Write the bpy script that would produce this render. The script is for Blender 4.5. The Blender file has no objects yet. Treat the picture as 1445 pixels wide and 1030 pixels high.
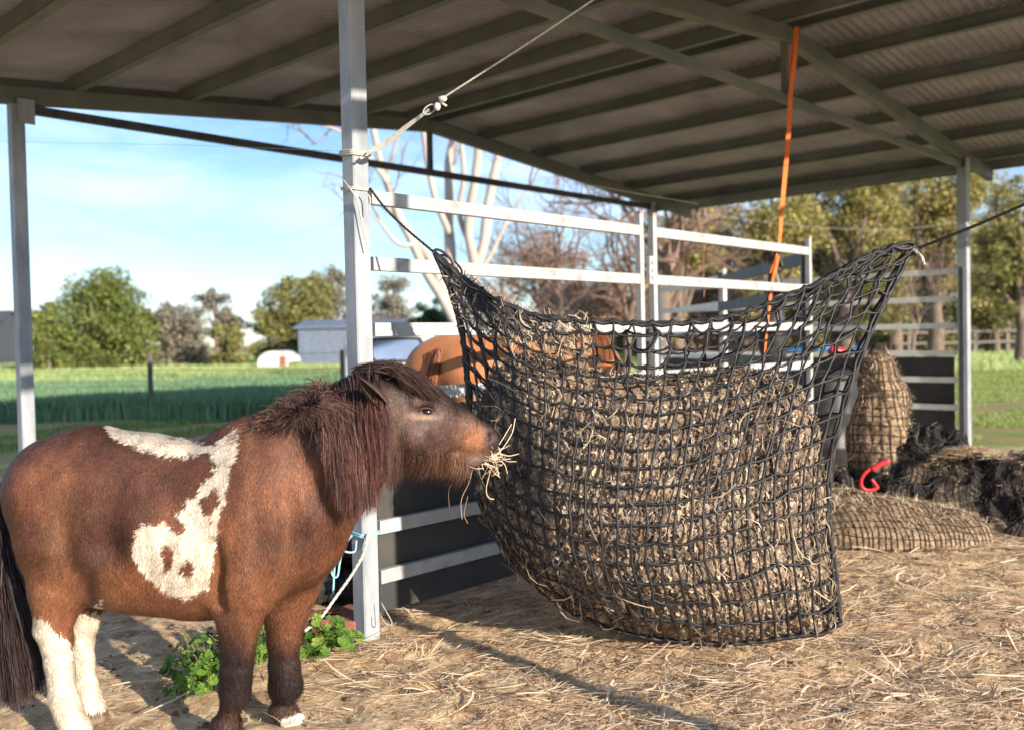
import bpy, math, random
import numpy as np
from mathutils import Vector, Matrix
R = math.radians
random.seed(7)
rng = np.random.default_rng(7)
scene = bpy.context.scene
COL = scene.collection

# ------------------------------------------------------------------ camera
CH, FPX, PITCH, ROLL = 1.3, 1310.7, 0.0265, 0.0208
Fv = np.array([0, math.cos(PITCH), -math.sin(PITCH)])
U0 = np.array([0, math.sin(PITCH), math.cos(PITCH)])
R0 = np.array([1.0, 0, 0])
Rv = math.cos(ROLL) * R0 - math.sin(ROLL) * U0
Uv = math.sin(ROLL) * R0 + math.cos(ROLL) * U0
cd = bpy.data.cameras.new('camera')
cam = bpy.data.objects.new('camera', cd)
COL.objects.link(cam)
cam.matrix_world = Matrix(((Rv[0], Uv[0], -Fv[0], 0), (Rv[1], Uv[1], -Fv[1], 0), (Rv[2], Uv[2], -Fv[2], CH), (0, 0, 0, 1)))
cd.sensor_width = 36
cd.lens = FPX / 1445 * 36
cd.clip_start = 0.05
cd.clip_end = 3000
cd.dof.use_dof = True
cd.dof.focus_distance = 3.5
cd.dof.aperture_fstop = 2.0
scene.camera = cam

# ------------------------------------------------------------------ light
SUN_AZ, SUN_EL = R(42), R(16.5)      # from behind the camera, to the right
sdir = Vector((math.sin(SUN_AZ) * math.cos(SUN_EL), -math.cos(SUN_AZ) * math.cos(SUN_EL), math.sin(SUN_EL)))
sl = bpy.data.lights.new('sun', 'SUN')
sl.energy = 5.0
sl.angle = R(0.6)
sl.color = (1.0, 0.87, 0.71)
sun = bpy.data.objects.new('sun', sl)
COL.objects.link(sun)
sun.rotation_euler = sdir.to_track_quat('Z', 'Y').to_euler()
world = bpy.data.worlds.new('World')
scene.world = world
world.use_nodes = True
wn, wl = world.node_tree.nodes, world.node_tree.links
wn.clear()
sky = wn.new('ShaderNodeTexSky')
sky.sky_type = 'NISHITA'
sky.sun_disc = False
sky.sun_elevation = SUN_EL
sky.sun_rotation = math.atan2(sdir.x, sdir.y)
sky.air_density = 1.0
sky.dust_density = 0.15
sky.ozone_density = 1.6
tc = wn.new('ShaderNodeTexCoord')
mp = wn.new('ShaderNodeMapping')
mp.inputs['Scale'].default_value = (1.6, 1.6, 7.0)
mp.inputs['Rotation'].default_value = (0.0, 0.12, 0.3)
nz = wn.new('ShaderNodeTexNoise')
nz.inputs['Scale'].default_value = 2.1
nz.inputs['Detail'].default_value = 8
nz.inputs['Roughness'].default_value = 0.58
nz.inputs['Distortion'].default_value = 0.4
rp = wn.new('ShaderNodeValToRGB')
rp.color_ramp.elements[0].position = 0.42
rp.color_ramp.elements[0].color = (0, 0, 0, 1)
rp.color_ramp.elements[1].position = 0.75
rp.color_ramp.elements[1].color = (0.85, 0.85, 0.85, 1)
mx = wn.new('ShaderNodeMixRGB')
mx.inputs[2].default_value = (8.0, 8.2, 8.4, 1)
bg = wn.new('ShaderNodeBackground')
bg.inputs['Strength'].default_value = 0.098
wo = wn.new('ShaderNodeOutputWorld')
wl.new(tc.outputs['Generated'], mp.inputs[0]); wl.new(mp.outputs[0], nz.inputs['Vector'])
wl.new(nz.outputs[0], rp.inputs[0]); wl.new(rp.outputs[0], mx.inputs[0]); wl.new(sky.outputs[0], mx.inputs[1])
tint = wn.new('ShaderNodeMixRGB'); tint.blend_type = 'MULTIPLY'; tint.inputs[0].default_value = 1; tint.inputs[2].default_value = (0.82, 0.96, 1.17, 1)
wl.new(mx.outputs[0], tint.inputs[1]); wl.new(tint.outputs[0], bg.inputs['Color']); wl.new(bg.outputs[0], wo.inputs[0])
scene.view_settings.view_transform = 'Standard'
scene.view_settings.look = 'None'
scene.view_settings.gamma = 1
scene.view_settings.exposure = 0.82
scene.render.engine = 'CYCLES'
scene.cycles.max_bounces = 8
scene.cycles.diffuse_bounces = 4
scene.cycles.use_denoising = True

# ------------------------------------------------------------------ space helpers
def W(px, py, Y):
    """world point seen at photo pixel (px,py), at distance Y along the ground"""
    d = Fv + (px - 722.5) / FPX * Rv - (py - 515) / FPX * Uv
    return np.array([0, 0, CH]) + d * (Y / d[1])
def G(px, py, z=0.0):
    d = Fv + (px - 722.5) / FPX * Rv - (py - 515) / FPX * Uv
    return np.array([0, 0, CH]) + d * ((z - CH) / d[2])
def WA(px, py, Y):
    px = np.asarray(px, float); py = np.asarray(py, float); Y = np.asarray(Y, float)
    d = Fv + ((px - 722.5) / FPX)[..., None] * Rv - ((py - 515) / FPX)[..., None] * Uv
    return np.array([0, 0, CH]) + d * (Y / d[..., 1])[..., None]
TH = 0.7536
OX = np.array([-0.672, 4.116, 0.0])
TV = np.array([math.sin(TH), math.cos(TH), 0.0])
QV = np.array([-math.cos(TH), math.sin(TH), 0.0])
SPAN, BAY, EAVE, RISE = 8.14, 4.02, 3.2, 0.40
def SH(s, p, z):
    return OX + s * TV + p * QV + np.array([0, 0, z])

# cheap smooth value noise
_perm = rng.random((64, 64, 64))
def vnoise(P, sc=1.0, seed=0):
    P = np.asarray(P, float) * sc + seed * 17.31
    i = np.floor(P).astype(int); f = P - i; f = f * f * (3 - 2 * f)
    out = 0
    for dx in (0, 1):
        for dy in (0, 1):
            for dz in (0, 1):
                w = (f[..., 0] if dx else 1 - f[..., 0]) * (f[..., 1] if dy else 1 - f[..., 1]) * (f[..., 2] if dz else 1 - f[..., 2])
                out = out + w * _perm[(i[..., 0] + dx) % 64, (i[..., 1] + dy) % 64, (i[..., 2] + dz) % 64]
    return out * 2 - 1
def fbm(P, sc=1.0, oct=4, seed=0):
    o = 0; a = 1; t = 0
    for k in range(oct):
        o = o + a * vnoise(P, sc * 2 ** k, seed + k); t += a; a *= 0.5
    return o / t
def nrm(v):
    return v / (np.linalg.norm(v, axis=-1, keepdims=True) + 1e-9)

# ------------------------------------------------------------------ mesh helpers
class MB:
    def __init__(s):
        s.v = []; s.f = []; s.n = 0; s.q = []; s.t = []
    def add(s, verts, faces):
        verts = np.asarray(verts, float).reshape(-1, 3)
        for f in faces: s.f.append([i + s.n for i in f])
        s.v.append(verts); s.n += len(verts)
    def addq(s, verts, quads):
        verts = np.asarray(verts, float).reshape(-1, 3)
        quads = np.asarray(quads, int)
        (s.q if quads.shape[1] == 4 else s.t).append(quads + s.n)
        s.v.append(verts); s.n += len(verts)
    def box(s, c, ax, ay, az, hx, hy, hz):
        c = np.asarray(c, float); ax, ay, az = [np.asarray(a, float) for a in (ax, ay, az)]
        vs = [c + i * hx * ax + j * hy * ay + k * hz * az for i in (-1, 1) for j in (-1, 1) for k in (-1, 1)]
        s.add(vs, [(0, 1, 3, 2), (4, 6, 7, 5), (0, 4, 5, 1), (2, 3, 7, 6), (0, 2, 6, 4), (1, 5, 7, 3)])
    def bar(s, a, b, w, h, up=(0, 0, 1)):
        """box beam with chamfered edges from a to b, width w sideways, h along up"""
        a = np.asarray(a, float); b = np.asarray(b, float); d = nrm(b - a); up = np.asarray(up, float)
        sx = nrm(np.cross(d, up)); uy = np.cross(sx, d)
        c = min(w, h) * 0.07
        prof = [(-w/2+c, -h/2), (w/2-c, -h/2), (w/2, -h/2+c), (w/2, h/2-c), (w/2-c, h/2), (-w/2+c, h/2), (-w/2, h/2-c), (-w/2, -h/2+c)]
        vs = [a + x * sx + y * uy for x, y in prof] + [b + x * sx + y * uy for x, y in prof]
        fs = [(i, (i + 1) % 8, 8 + (i + 1) % 8, 8 + i) for i in range(8)] + [tuple(range(7, -1, -1)), tuple(range(8, 16))]
        s.add(vs, fs)
    def tube(s, pts, rad, n=6, cap=True):
        pts = np.asarray(pts, float); m = len(pts)
        rad = np.broadcast_to(np.asarray(rad, float), (m,))
        d = np.gradient(pts, axis=0); d = nrm(d)
        ref = np.array([0.0, 0, 1]) if abs(d[0][2]) < 0.9 else np.array([0.0, 1, 0])
        u = nrm(np.cross(d[0], ref)); us = [u]
        for k in range(1, m):
            u = u - d[k] * np.dot(u, d[k]); u = u / (np.linalg.norm(u) + 1e-9); us.append(u)
        us = np.array(us); vs_ = np.cross(d, us)
        an = np.arange(n) * 2 * math.pi / n
        ring = pts[:, None] + rad[:, None, None] * (np.cos(an)[None, :, None] * us[:, None] + np.sin(an)[None, :, None] * vs_[:, None])
        i = np.arange(m - 1)[:, None] * n; j = np.arange(n)[None]
        q = np.stack([i + j, i + (j + 1) % n, i + n + (j + 1) % n, i + n + j], -1).reshape(-1, 4)
        base = s.n
        s.addq(ring.reshape(-1, 3), q)
        if cap:
            s.f.append([base + k for k in range(n - 1, -1, -1)]); s.f.append([base + (m - 1) * n + k for k in range(n)])
    def ribbons(s, P, Wd, width):
        """P (N,M,3) centre lines, Wd (N,M,3) side vectors, width (N,M)"""
        N, M = P.shape[:2]
        A = P - Wd * width[..., None] / 2; B = P + Wd * width[..., None] / 2
        V = np.stack([A, B], 2).reshape(-1, 3)
        b = (np.arange(N) * M * 2)[:, None] + (np.arange(M - 1) * 2)[None]
        q = np.stack([b, b + 1, b + 3, b + 2], -1).reshape(-1, 4)
        s.addq(V, q)
    def grid(s, P, flip=False):
        a, b = P.shape[:2]
        i = (np.arange(a - 1) * b)[:, None] + np.arange(b - 1)[None]
        q = np.stack([i, i + 1, i + b + 1, i + b], -1).reshape(-1, 4)
        if flip: q = q[:, ::-1]
        s.addq(P.reshape(-1, 3), q)
    def build(s, name, mat, parent=None, smooth=False, loc=None):
        V = np.concatenate(s.v) if s.v else np.zeros((0, 3))
        V = V.copy()
        if parent is not None:
            o3 = np.array(parent.matrix_world.translation) if parent.parent is None else np.array(parent['_o'])
            V = V - o3
        elif loc is not None:
            V = V - np.asarray(loc)
        me = bpy.data.meshes.new(name)
        loops = []; starts = []; tot = 0
        for arr in s.q + s.t:
            k = arr.shape[1]; starts.append(tot + np.arange(len(arr)) * k); loops.append(arr.reshape(-1)); tot += arr.size
        fl = [len(f) for f in s.f]
        if fl:
            st = tot + np.concatenate([[0], np.cumsum(fl)[:-1]]); starts.append(st)
            loops.append(np.array([i for f in s.f for i in f])); tot += sum(fl)
        L = np.concatenate(loops).astype(np.int32); S_ = np.concatenate(starts).astype(np.int32)
        me.vertices.add(len(V)); me.vertices.foreach_set('co', V.astype(np.float32).ravel())
        me.loops.add(len(L)); me.loops.foreach_set('vertex_index', L)
        me.polygons.add(len(S_)); me.polygons.foreach_set('loop_start', S_)
        me.update(calc_edges=True); me.validate()
        me.polygons.foreach_set('use_smooth', np.full(len(me.polygons), bool(smooth)))
        me.materials.append(mat)
        o = bpy.data.objects.new(name, me); COL.objects.link(o)
        if parent is not None:
            o.parent = parent
            if parent.parent is None: o['_o'] = list(parent.matrix_world.translation)
            else: o['_o'] = list(parent['_o'])
        elif loc is not None: o.location = loc
        return o
def tag(o, label=None, cat=None, group=None, kind=None):
    if label: o['label'] = label
    if cat: o['category'] = cat
    if group: o['group'] = group
    if kind: o['kind'] = kind
    return o
def thing(name, loc, label, cat, group=None):
    o = bpy.data.objects.new(name, None); COL.objects.link(o)
    o.location = loc; o.matrix_world = Matrix.Translation(Vector(loc)); o.empty_display_size = 0.1
    return tag(o, label, cat, group)
def clean_props():
    for o in bpy.data.objects:
        if '_o' in o: del o['_o']

def bez(pts, n=24):
    """Catmull-Rom through pts"""
    pts = np.asarray(pts, float); P = np.vstack([2 * pts[0] - pts[1], pts, 2 * pts[-1] - pts[-2]])
    m = len(pts) - 1; t = np.linspace(0, m, n); i = np.minimum(t.astype(int), m - 1); f = (t - i)[:, None]
    a, b, c, d = P[i], P[i + 1], P[i + 2], P[i + 3]
    return 0.5 * ((2 * b) + (-a + c) * f + (2 * a - 5 * b + 4 * c - d) * f ** 2 + (-a + 3 * b - 3 * c + d) * f ** 3)

# ------------------------------------------------------------------ materials
def _n(nt, t, **kw):
    n = nt.nodes.new(t)
    for k, v in kw.items(): setattr(n, k, v)
    return n
def mat(name, stops, scale=8.0, rough=0.7, bump=0.0, bscale=40.0, metal=0.0, island=0.0, stretch=(1, 1, 1), detail=6, spec=0.4,
        sheen=0.0, transl=0.0, dist=0.0, coord='Object', bstretch=None, cscale=None, attr=None):
    """noise driven ramp of colours; island>0 mixes a per-piece random value in"""
    m = bpy.data.materials.new(name); m.use_nodes = True
    nt = m.node_tree; L = nt.links; nt.nodes.clear()
    out = _n(nt, 'ShaderNodeOutputMaterial'); b = _n(nt, 'ShaderNodeBsdfPrincipled')
    tc = _n(nt, 'ShaderNodeTexCoord'); mp = _n(nt, 'ShaderNodeMapping'); mp.inputs['Scale'].default_value = stretch
    L.new(tc.outputs[coord], mp.inputs[0])
    nz = _n(nt, 'ShaderNodeTexNoise'); nz.inputs['Scale'].default_value = scale; nz.inputs['Detail'].default_value = detail
    nz.inputs['Distortion'].default_value = dist; nz.inputs['Roughness'].default_value = 0.6
    L.new(mp.outputs[0], nz.inputs['Vector'])
    fac = nz.outputs[0]
    if island > 0:
        g = _n(nt, 'ShaderNodeNewGeometry'); mm = _n(nt, 'ShaderNodeMix'); mm.data_type = 'FLOAT'; mm.inputs[0].default_value = island
        L.new(fac, mm.inputs[2]); L.new(g.outputs['Random Per Island'], mm.inputs[3]); fac = mm.outputs[0]
    cr = _n(nt, 'ShaderNodeValToRGB'); e = cr.color_ramp.elements
    while len(e) < len(stops): e.new(0.5)
    for k, (p, c) in enumerate(stops): e[k].position = p; e[k].color = (*c, 1)
    L.new(fac, cr.inputs[0])
    col = cr.outputs[0]
    if attr:
        at = _n(nt, 'ShaderNodeAttribute'); at.attribute_name = attr
        mu = _n(nt, 'ShaderNodeMixRGB'); mu.blend_type = 'MULTIPLY'; mu.inputs[0].default_value = 1
        L.new(at.outputs['Color'], mu.inputs[1]); L.new(col, mu.inputs[2]); col = mu.outputs[0]
    L.new(col, b.inputs['Base Color'])
    b.inputs['Roughness'].default_value = rough; b.inputs['Metallic'].default_value = metal
    b.inputs['Specular IOR Level'].default_value = spec
    if sheen: b.inputs['Sheen Weight'].default_value = sheen; b.inputs['Sheen Roughness'].default_value = 0.4
    if bump:
        bn = _n(nt, 'ShaderNodeTexNoise'); bn.inputs['Scale'].default_value = bscale; bn.inputs['Detail'].default_value = 8
        mp2 = _n(nt, 'ShaderNodeMapping'); mp2.inputs['Scale'].default_value = bstretch or stretch
        L.new(tc.outputs[coord], mp2.inputs[0]); L.new(mp2.outputs[0], bn.inputs['Vector'])
        bp = _n(nt, 'ShaderNodeBump'); bp.inputs['Strength'].default_value = 1; bp.inputs['Distance'].default_value = bump
        L.new(bn.outputs[0], bp.inputs['Height']); L.new(bp.outputs[0], b.inputs['Normal'])
    sh = b.outputs[0]
    if transl:
        t = _n(nt, 'ShaderNodeBsdfTranslucent'); L.new(col, t.inputs[0]); ms = _n(nt, 'ShaderNodeMixShader'); ms.inputs[0].default_value = transl
        L.new(sh, ms.inputs[1]); L.new(t.outputs[0], ms.inputs[2]); sh = ms.outputs[0]
    L.new(sh, out.inputs[0])
    return m
M = {}
M['galv'] = mat('galvanised_steel', [(0.3, (0.22, 0.25, 0.29)), (0.5, (0.31, 0.34, 0.38)), (0.7, (0.40, 0.42, 0.45))], 9, 0.6, 0.0004, 60, metal=0.0, stretch=(1, 1, 0.35))
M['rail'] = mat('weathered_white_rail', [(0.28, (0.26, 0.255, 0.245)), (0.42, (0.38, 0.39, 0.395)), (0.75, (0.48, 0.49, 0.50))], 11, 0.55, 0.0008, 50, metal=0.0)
M['railrust'] = mat('rusted_steel_cap', [(0.3, (0.30, 0.13, 0.07)), (0.6, (0.5, 0.36, 0.28))], 30, 0.8, 0.001, 60)
M['roof'] = mat('corrugated_iron', [(0.3, (0.20, 0.20, 0.22)), (0.5, (0.31, 0.31, 0.335)), (0.7, (0.40, 0.40, 0.43))], 1.3, 0.55, 0.0, metal=0.15, dist=0.5)
M['purlin'] = mat('steel_purlin', [(0.3, (0.115, 0.13, 0.115)), (0.6, (0.18, 0.195, 0.175)), (0.8, (0.23, 0.24, 0.22))], 2.5, 0.6, 0.0005, 40, metal=0.15)
M['litrail'] = mat('sunlit_rail', [(0.3, (0.68, 0.68, 0.67)), (0.6, (0.82, 0.82, 0.81))], 8, 0.5, 0.0006, 50)  # rail colour brightened to stand in for sunlight on the far panels
M['darkbar'] = mat('dark_and_shaded_steel', [(0.3, (0.035, 0.04, 0.05)), (0.7, (0.09, 0.10, 0.115))], 6, 0.5)
M['rubber'] = mat('black_rubber_sheet', [(0.35, (0.030, 0.031, 0.034)), (0.6, (0.055, 0.053, 0.052)), (0.8, (0.10, 0.09, 0.08))], 2.2, 0.75, 0.002, 12)
M['net'] = mat('black_net_cord', [(0.3, (0.008, 0.008, 0.010)), (0.7, (0.026, 0.025, 0.028))], 40, 0.55, 0.0008, 400, spec=0.5)
M['rope_w'] = mat('pale_rope', [(0.3, (0.40, 0.38, 0.34)), (0.7, (0.66, 0.63, 0.57))], 60, 0.8, 0.001, 300)
M['rope_b'] = mat('light_blue_rope', [(0.3, (0.22, 0.50, 0.60)), (0.7, (0.42, 0.72, 0.80))], 60, 0.8, 0.001, 300)
M['orange'] = mat('orange_strap_web', [(0.3, (0.72, 0.14, 0.025)), (0.7, (0.88, 0.23, 0.05))], 12, 0.7, 0.0008, 200, stretch=(1, 1, 4))
M['red'] = mat('red_plastic', [(0.3, (0.55, 0.02, 0.03)), (0.7, (0.75, 0.05, 0.06))], 20, 0.35)
M['blue'] = mat('blue_plastic', [(0.3, (0.03, 0.14, 0.40)), (0.7, (0.06, 0.24, 0.58))], 20, 0.4)
M['brick'] = mat('red_clay_brick', [(0.3, (0.22, 0.075, 0.045)), (0.7, (0.42, 0.17, 0.11))], 18, 0.9, 0.003, 60)
M['blackpl'] = mat('black_plastic', [(0.3, (0.012, 0.012, 0.014)), (0.7, (0.05, 0.048, 0.046))], 10, 0.45, 0.001, 60)

# ================================================================== GROUND
def axis(lo, hi, c0, c1, fine, grow=1.13):
    a = list(np.arange(c0, c1, fine)); st = fine; x = c0
    left = []
    while x > lo: st *= grow; x -= st; left.append(x)
    st = fine; x = a[-1]; right = []
    while x < hi: st *= grow; x += st; right.append(x)
    return np.array(left[::-1] + a + right)
xs = axis(-1500, 1500, -2.6, 4.2, 0.035); ys = axis(-60, 2500, 2.3, 7.2, 0.035)
gx, gy = np.meshgrid(xs, ys, indexing='ij')
def ground_z(x, y):
    P = np.stack([x, y, x * 0], -1)
    far = np.clip((np.hypot(x, y) - 9) / 10, 0, 1)
    z = fbm(P, 1.1, 3, 3) * 0.030 + fbm(P, 5.0, 3, 5) * 0.024 + fbm(P, 16, 3, 6) * 0.012
    return z * (1 - far) - 0.012
gz = ground_z(gx, gy)
mb = MB(); mb.grid(np.stack([gx, gy, gz], -1))
# ground material: littered dirt in the yard, grass patches outside
m = bpy.data.materials.new('yard_ground'); m.use_nodes = True; nt = m.node_tree; L = nt.links
b = nt.nodes['Principled BSDF']; b.inputs['Roughness'].default_value = 0.95; b.inputs['Specular IOR Level'].default_value = 0.15
tc = _n(nt, 'ShaderNodeTexCoord')
def noise_ramp(scale, stops, stretch=(1, 1, 1), detail=8, dist=0.0):
    mp = _n(nt, 'ShaderNodeMapping'); mp.inputs['Scale'].default_value = stretch; L.new(tc.outputs['Object'], mp.inputs[0])
    n = _n(nt, 'ShaderNodeTexNoise'); n.inputs['Scale'].default_value = scale; n.inputs['Detail'].default_value = detail; n.inputs['Distortion'].default_value = dist
    n.inputs['Roughness'].default_value = 0.65
    L.new(mp.outputs[0], n.inputs['Vector']); r = _n(nt, 'ShaderNodeValToRGB'); e = r.color_ramp.elements
    while len(e) < len(stops): e.new(0.5)
    for k, (p, c) in enumerate(stops): e[k].position = p; e[k].color = (*c, 1)
    L.new(n.outputs[0], r.inputs[0]); return r.outputs[0], n.outputs[0]
dirt, _ = noise_ramp(9, [(0.3, (0.24, 0.14, 0.085)), (0.42, (0.47, 0.315, 0.19)), (0.54, (0.68, 0.50, 0.30)), (0.68, (0.82, 0.66, 0.42))], (1, 1, 1), 10, 0.6)
grass, _ = noise_ramp(1.2, [(0.36, (0.36, 0.22, 0.13)), (0.48, (0.34, 0.27, 0.12)), (0.56, (0.20, 0.27, 0.07)), (0.75, (0.26, 0.34, 0.10))], (1, 1, 1), 8)
sep = _n(nt, 'ShaderNodeSeparateXYZ'); L.new(tc.outputs['Object'], sep.inputs[0])
nzv = _n(nt, 'ShaderNodeTexNoise'); nzv.inputs['Scale'].default_value = 0.35; nzv.inputs['Detail'].default_value = 6; L.new(tc.outputs['Object'], nzv.inputs['Vector'])
# yard coordinate: distance behind the shed's far bay (q axis), and to the right end (s axis)
def lin(ax, ay, c):
    a = _n(nt, 'ShaderNodeMath', operation='MULTIPLY'); a.inputs[1].default_value = ax; L.new(sep.outputs[0], a.inputs[0])
    d = _n(nt, 'ShaderNodeMath', operation='MULTIPLY_ADD'); d.inputs[1].default_value = ay; L.new(sep.outputs[1], d.inputs[0]); L.new(a.outputs[0], d.inputs[2])
    e = _n(nt, 'ShaderNodeMath', operation='ADD'); e.inputs[1].default_value = c; L.new(d.outputs[0], e.inputs[0]); return e.outputs[0]
qd = lin(QV[0], QV[1], -float(np.dot(OX, QV)) - 6.6)
sd = lin(TV[0], TV[1], -float(np.dot(OX, TV)) - 8.6)
mxm = _n(nt, 'ShaderNodeMath', operation='MAXIMUM'); L.new(qd, mxm.inputs[0]); L.new(sd, mxm.inputs[1])
ad = _n(nt, 'ShaderNodeMath', operation='MULTIPLY_ADD'); ad.inputs[1].default_value = 9.0; L.new(nzv.outputs[0], ad.inputs[0]); L.new(mxm.outputs[0], ad.inputs[2])
mr = _n(nt, 'ShaderNodeMapRange'); mr.inputs[1].default_value = 3.8; mr.inputs[2].default_value = 5.2; L.new(ad.outputs[0], mr.inputs[0])
mg = _n(nt, 'ShaderNodeMixRGB'); L.new(mr.outputs[0], mg.inputs[0]); L.new(dirt, mg.inputs[1]); L.new(grass, mg.inputs[2]); L.new(mg.outputs[0], b.inputs['Base Color'])
_, h1 = noise_ramp(28, [(0, (0, 0, 0)), (1, (1, 1, 1))], (1, 1, 1), 10, 0.8)
bp = _n(nt, 'ShaderNodeBump'); bp.inputs['Distance'].default_value = 0.02; bp.inputs['Strength'].default_value = 0.9; L.new(h1, bp.inputs['Height']); L.new(bp.outputs[0], b.inputs['Normal'])
ground = mb.build('ground', m, smooth=True); tag(ground, kind='structure')

# straw litter --------------------------------------------------------------
M['straw'] = mat('dry_straw', [(0.12, (0.24, 0.15, 0.10)), (0.30, (0.58, 0.40, 0.27)), (0.52, (0.82, 0.62, 0.42)), (0.80, (0.92, 0.80, 0.58))], 30, 0.7, island=0.82, transl=0.1)
def blades(N, base, ang, ln, wd, tilt, curve, M_=4, side_up=0.35):
    """N curved flat blades lying about base (N,3) -> P, side, width"""
    t = np.linspace(-0.5, 0.5, M_)[None, :]
    d = np.stack([np.cos(ang) * np.cos(tilt), np.sin(ang) * np.cos(tilt), np.sin(tilt)], -1)
    sx = np.stack([-np.sin(ang), np.cos(ang), 0 * ang], -1)
    P = base[:, None] + d[:, None] * (t * ln[:, None])[..., None] + sx[:, None] * ((t * t * 4 - 0.3) * (curve * ln)[:, None])[..., None]
    ru = (rng.random(N) - 0.5) * 2 * side_up
    sv = nrm(sx + np.stack([0 * ru, 0 * ru, ru], -1))
    Wd = np.repeat(sv[:, None], M_, 1)
    w = wd[:, None] * np.clip(1.15 - np.abs(t) * 1.5, 0.15, 1)
    return P, Wd, w
def straw_patch(mb, N, xr, yr, lr, wr, zup=0.0, keep=None):
    x = rng.uniform(*xr, N); y = yr[0] + (yr[1] - yr[0]) * rng.random(N) ** 1.6
    dens = fbm(np.stack([x, y, 0 * x], -1), 1.4, 3, 11) + 0.25
    k = rng.random(N) < np.clip(0.55 + dens * 1.3, 0.08, 1)
    if keep is not None: k &= keep(x, y)
    x = x[k]; y = y[k]; n = len(x)
    ang = rng.normal(0.35, 0.75, n) + (rng.random(n) < 0.3) * rng.uniform(0, 3, n)
    ln = rng.uniform(*lr, n) * rng.random(n) ** 0.5; wd = rng.uniform(*wr, n)
    tl = rng.normal(0, 0.10, n)
    z = ground_z(x, y) + 0.004 + np.abs(np.sin(tl)) * ln * 0.4 + rng.random(n) ** 2 * 0.02 + zup
    P, S_, w = blades(n, np.stack([x, y, z], -1), ang, ln, wd, tl, rng.normal(0, 0.12, n))
    mb.ribbons(P, S_, w)
mb = MB()
rightish = lambda x, y: rng.random(len(x)) < np.clip(0.28 + (x + 0.8) * 0.6, 0.16, 1)
straw_patch(mb, 120000, (-2.2, 4.5), (2.4, 8.0), (0.012, 0.06), (0.002, 0.006), keep=rightish)
straw_patch(mb, 34000, (-2.2, 4.5), (2.4, 7.5), (0.05, 0.17), (0.002, 0.005), keep=rightish)
straw_patch(mb, 6500, (-1.6, 4.5), (2.4, 7), (0.10, 0.34), (0.004, 0.013), 0.004, keep=rightish)
for k in range(420):   # wads of trampled straw lying in one direction
    cx = rng.uniform(-.9, 4.2); cy = rng.uniform(2.5, 6.8); n_ = rng.integers(14, 46); a0 = rng.normal(.3, .5); sp_ = rng.uniform(.03, .10)
    x = cx + rng.normal(0, sp_, n_); y = cy + rng.normal(0, sp_ * .5, n_); z = ground_z(x, y) + .006 + rng.random(n_) * .018
    P, S_, w = blades(n_, np.stack([x, y, z], -1), rng.normal(a0, .22, n_), rng.uniform(.05, .20, n_), rng.uniform(.003, .008, n_), rng.normal(0, .12, n_), rng.normal(0, .12, n_)); mb.ribbons(P, S_, w)
straw = mb.build('loose_straw', M['straw']); tag(straw, 'dry tan straw and hay litter scattered over the yard dirt', 'straw', kind='stuff')
# clods
mb = MB()
M['clod'] = mat('dirt_clods', [(0.3, (0.10, 0.06, 0.045)), (0.7, (0.24, 0.15, 0.11))], 20, 0.95, 0.003, 60, island=0.5)
def blob(mb, c, r, seed, squash=0.6, seg=6):
    th = np.linspace(0, math.pi, seg)[:, None]; ph = np.linspace(0, 2 * math.pi, seg + 3)[None, :-1]
    P = np.stack([np.sin(th) * np.cos(ph), np.sin(th) * np.sin(ph), np.cos(th) * squash + 0 * ph], -1)
    P = P * (1 + 0.35 * vnoise(P, 1.7, seed))[..., None]
    P = np.concatenate([P, P[:, :1]], 1); mb.grid(np.asarray(c) + P * r, flip=True)
for k in range(900):
    x = rng.uniform(-2.2, 3.8); y = rng.uniform(2.5, 6.5); r = 0.004 + 0.014 * rng.random() ** 3
    blob(mb, (x, y, ground_z(np.array(x), np.array(y)) + r * 0.3), r, k)
clods = mb.build('dirt_clods', M['clod'], smooth=True); tag(clods, 'small brown clods of dirt strewn over the yard', 'clods', kind='stuff')

# ================================================================== SHED
shed = thing('open_shed', SH(SPAN / 2, BAY / 2, 0), 'open sided gable roofed steel shed with brown corrugated roof over the hay net', 'shed')
PE, PF = -3.0, BAY + 0.16
OVH = 0.98
def zr(s): return EAVE + RISE * (1 - abs(s - SPAN / 2) / (SPAN / 2))
# roof sheets
for side, (s0, s1) in enumerate(((-OVH, SPAN / 2), (SPAN / 2, SPAN + OVH))):
    pp = np.arange(PE - 0.15, PF + 0.1, 0.076 / 8); ss = np.linspace(s0, s1, 14)
    A, B = np.meshgrid(pp, ss, indexing='ij')
    ZZ = np.array([zr(x) for x in ss])[None] + 0.155 + 0.010 * np.sin(A * 2 * math.pi / 0.076)
    Pg = OX + B[..., None] * TV + A[..., None] * QV + ZZ[..., None] * np.array([0, 0, 1])
    mb = MB(); mb.grid(Pg); Pt = Pg + [0, 0, 0.002]; mb.grid(Pt, flip=True)
    mb.build('roof_sheet', M['roof'], shed, smooth=True)
# purlins
mbx = []
offs = [-0.50, 0.42, 1.36, 2.28, 3.18, 3.92]
for s in offs + [SPAN - o for o in offs]:
    mb = MB(); z = zr(s) + 0.088
    sgn = 1 if s < SPAN / 2 else -1
    a = SH(s, PE, z); b2 = SH(s, PF, z)
    mb.bar(a, b2, 0.012, 0.11)                                     # web
    mb.bar(a + sgn * TV * 0.012 + [0, 0, 0.0525], b2 + sgn * TV * 0.012 + [0, 0, 0.0525], 0.030, 0.012)
    mb.bar(a + sgn * TV * 0.025 - [0, 0, 0.052], b2 + sgn * TV * 0.025 - [0, 0, 0.052], 0.062, 0.012)
    mb.build('purlin', M['purlin'], shed)
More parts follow.
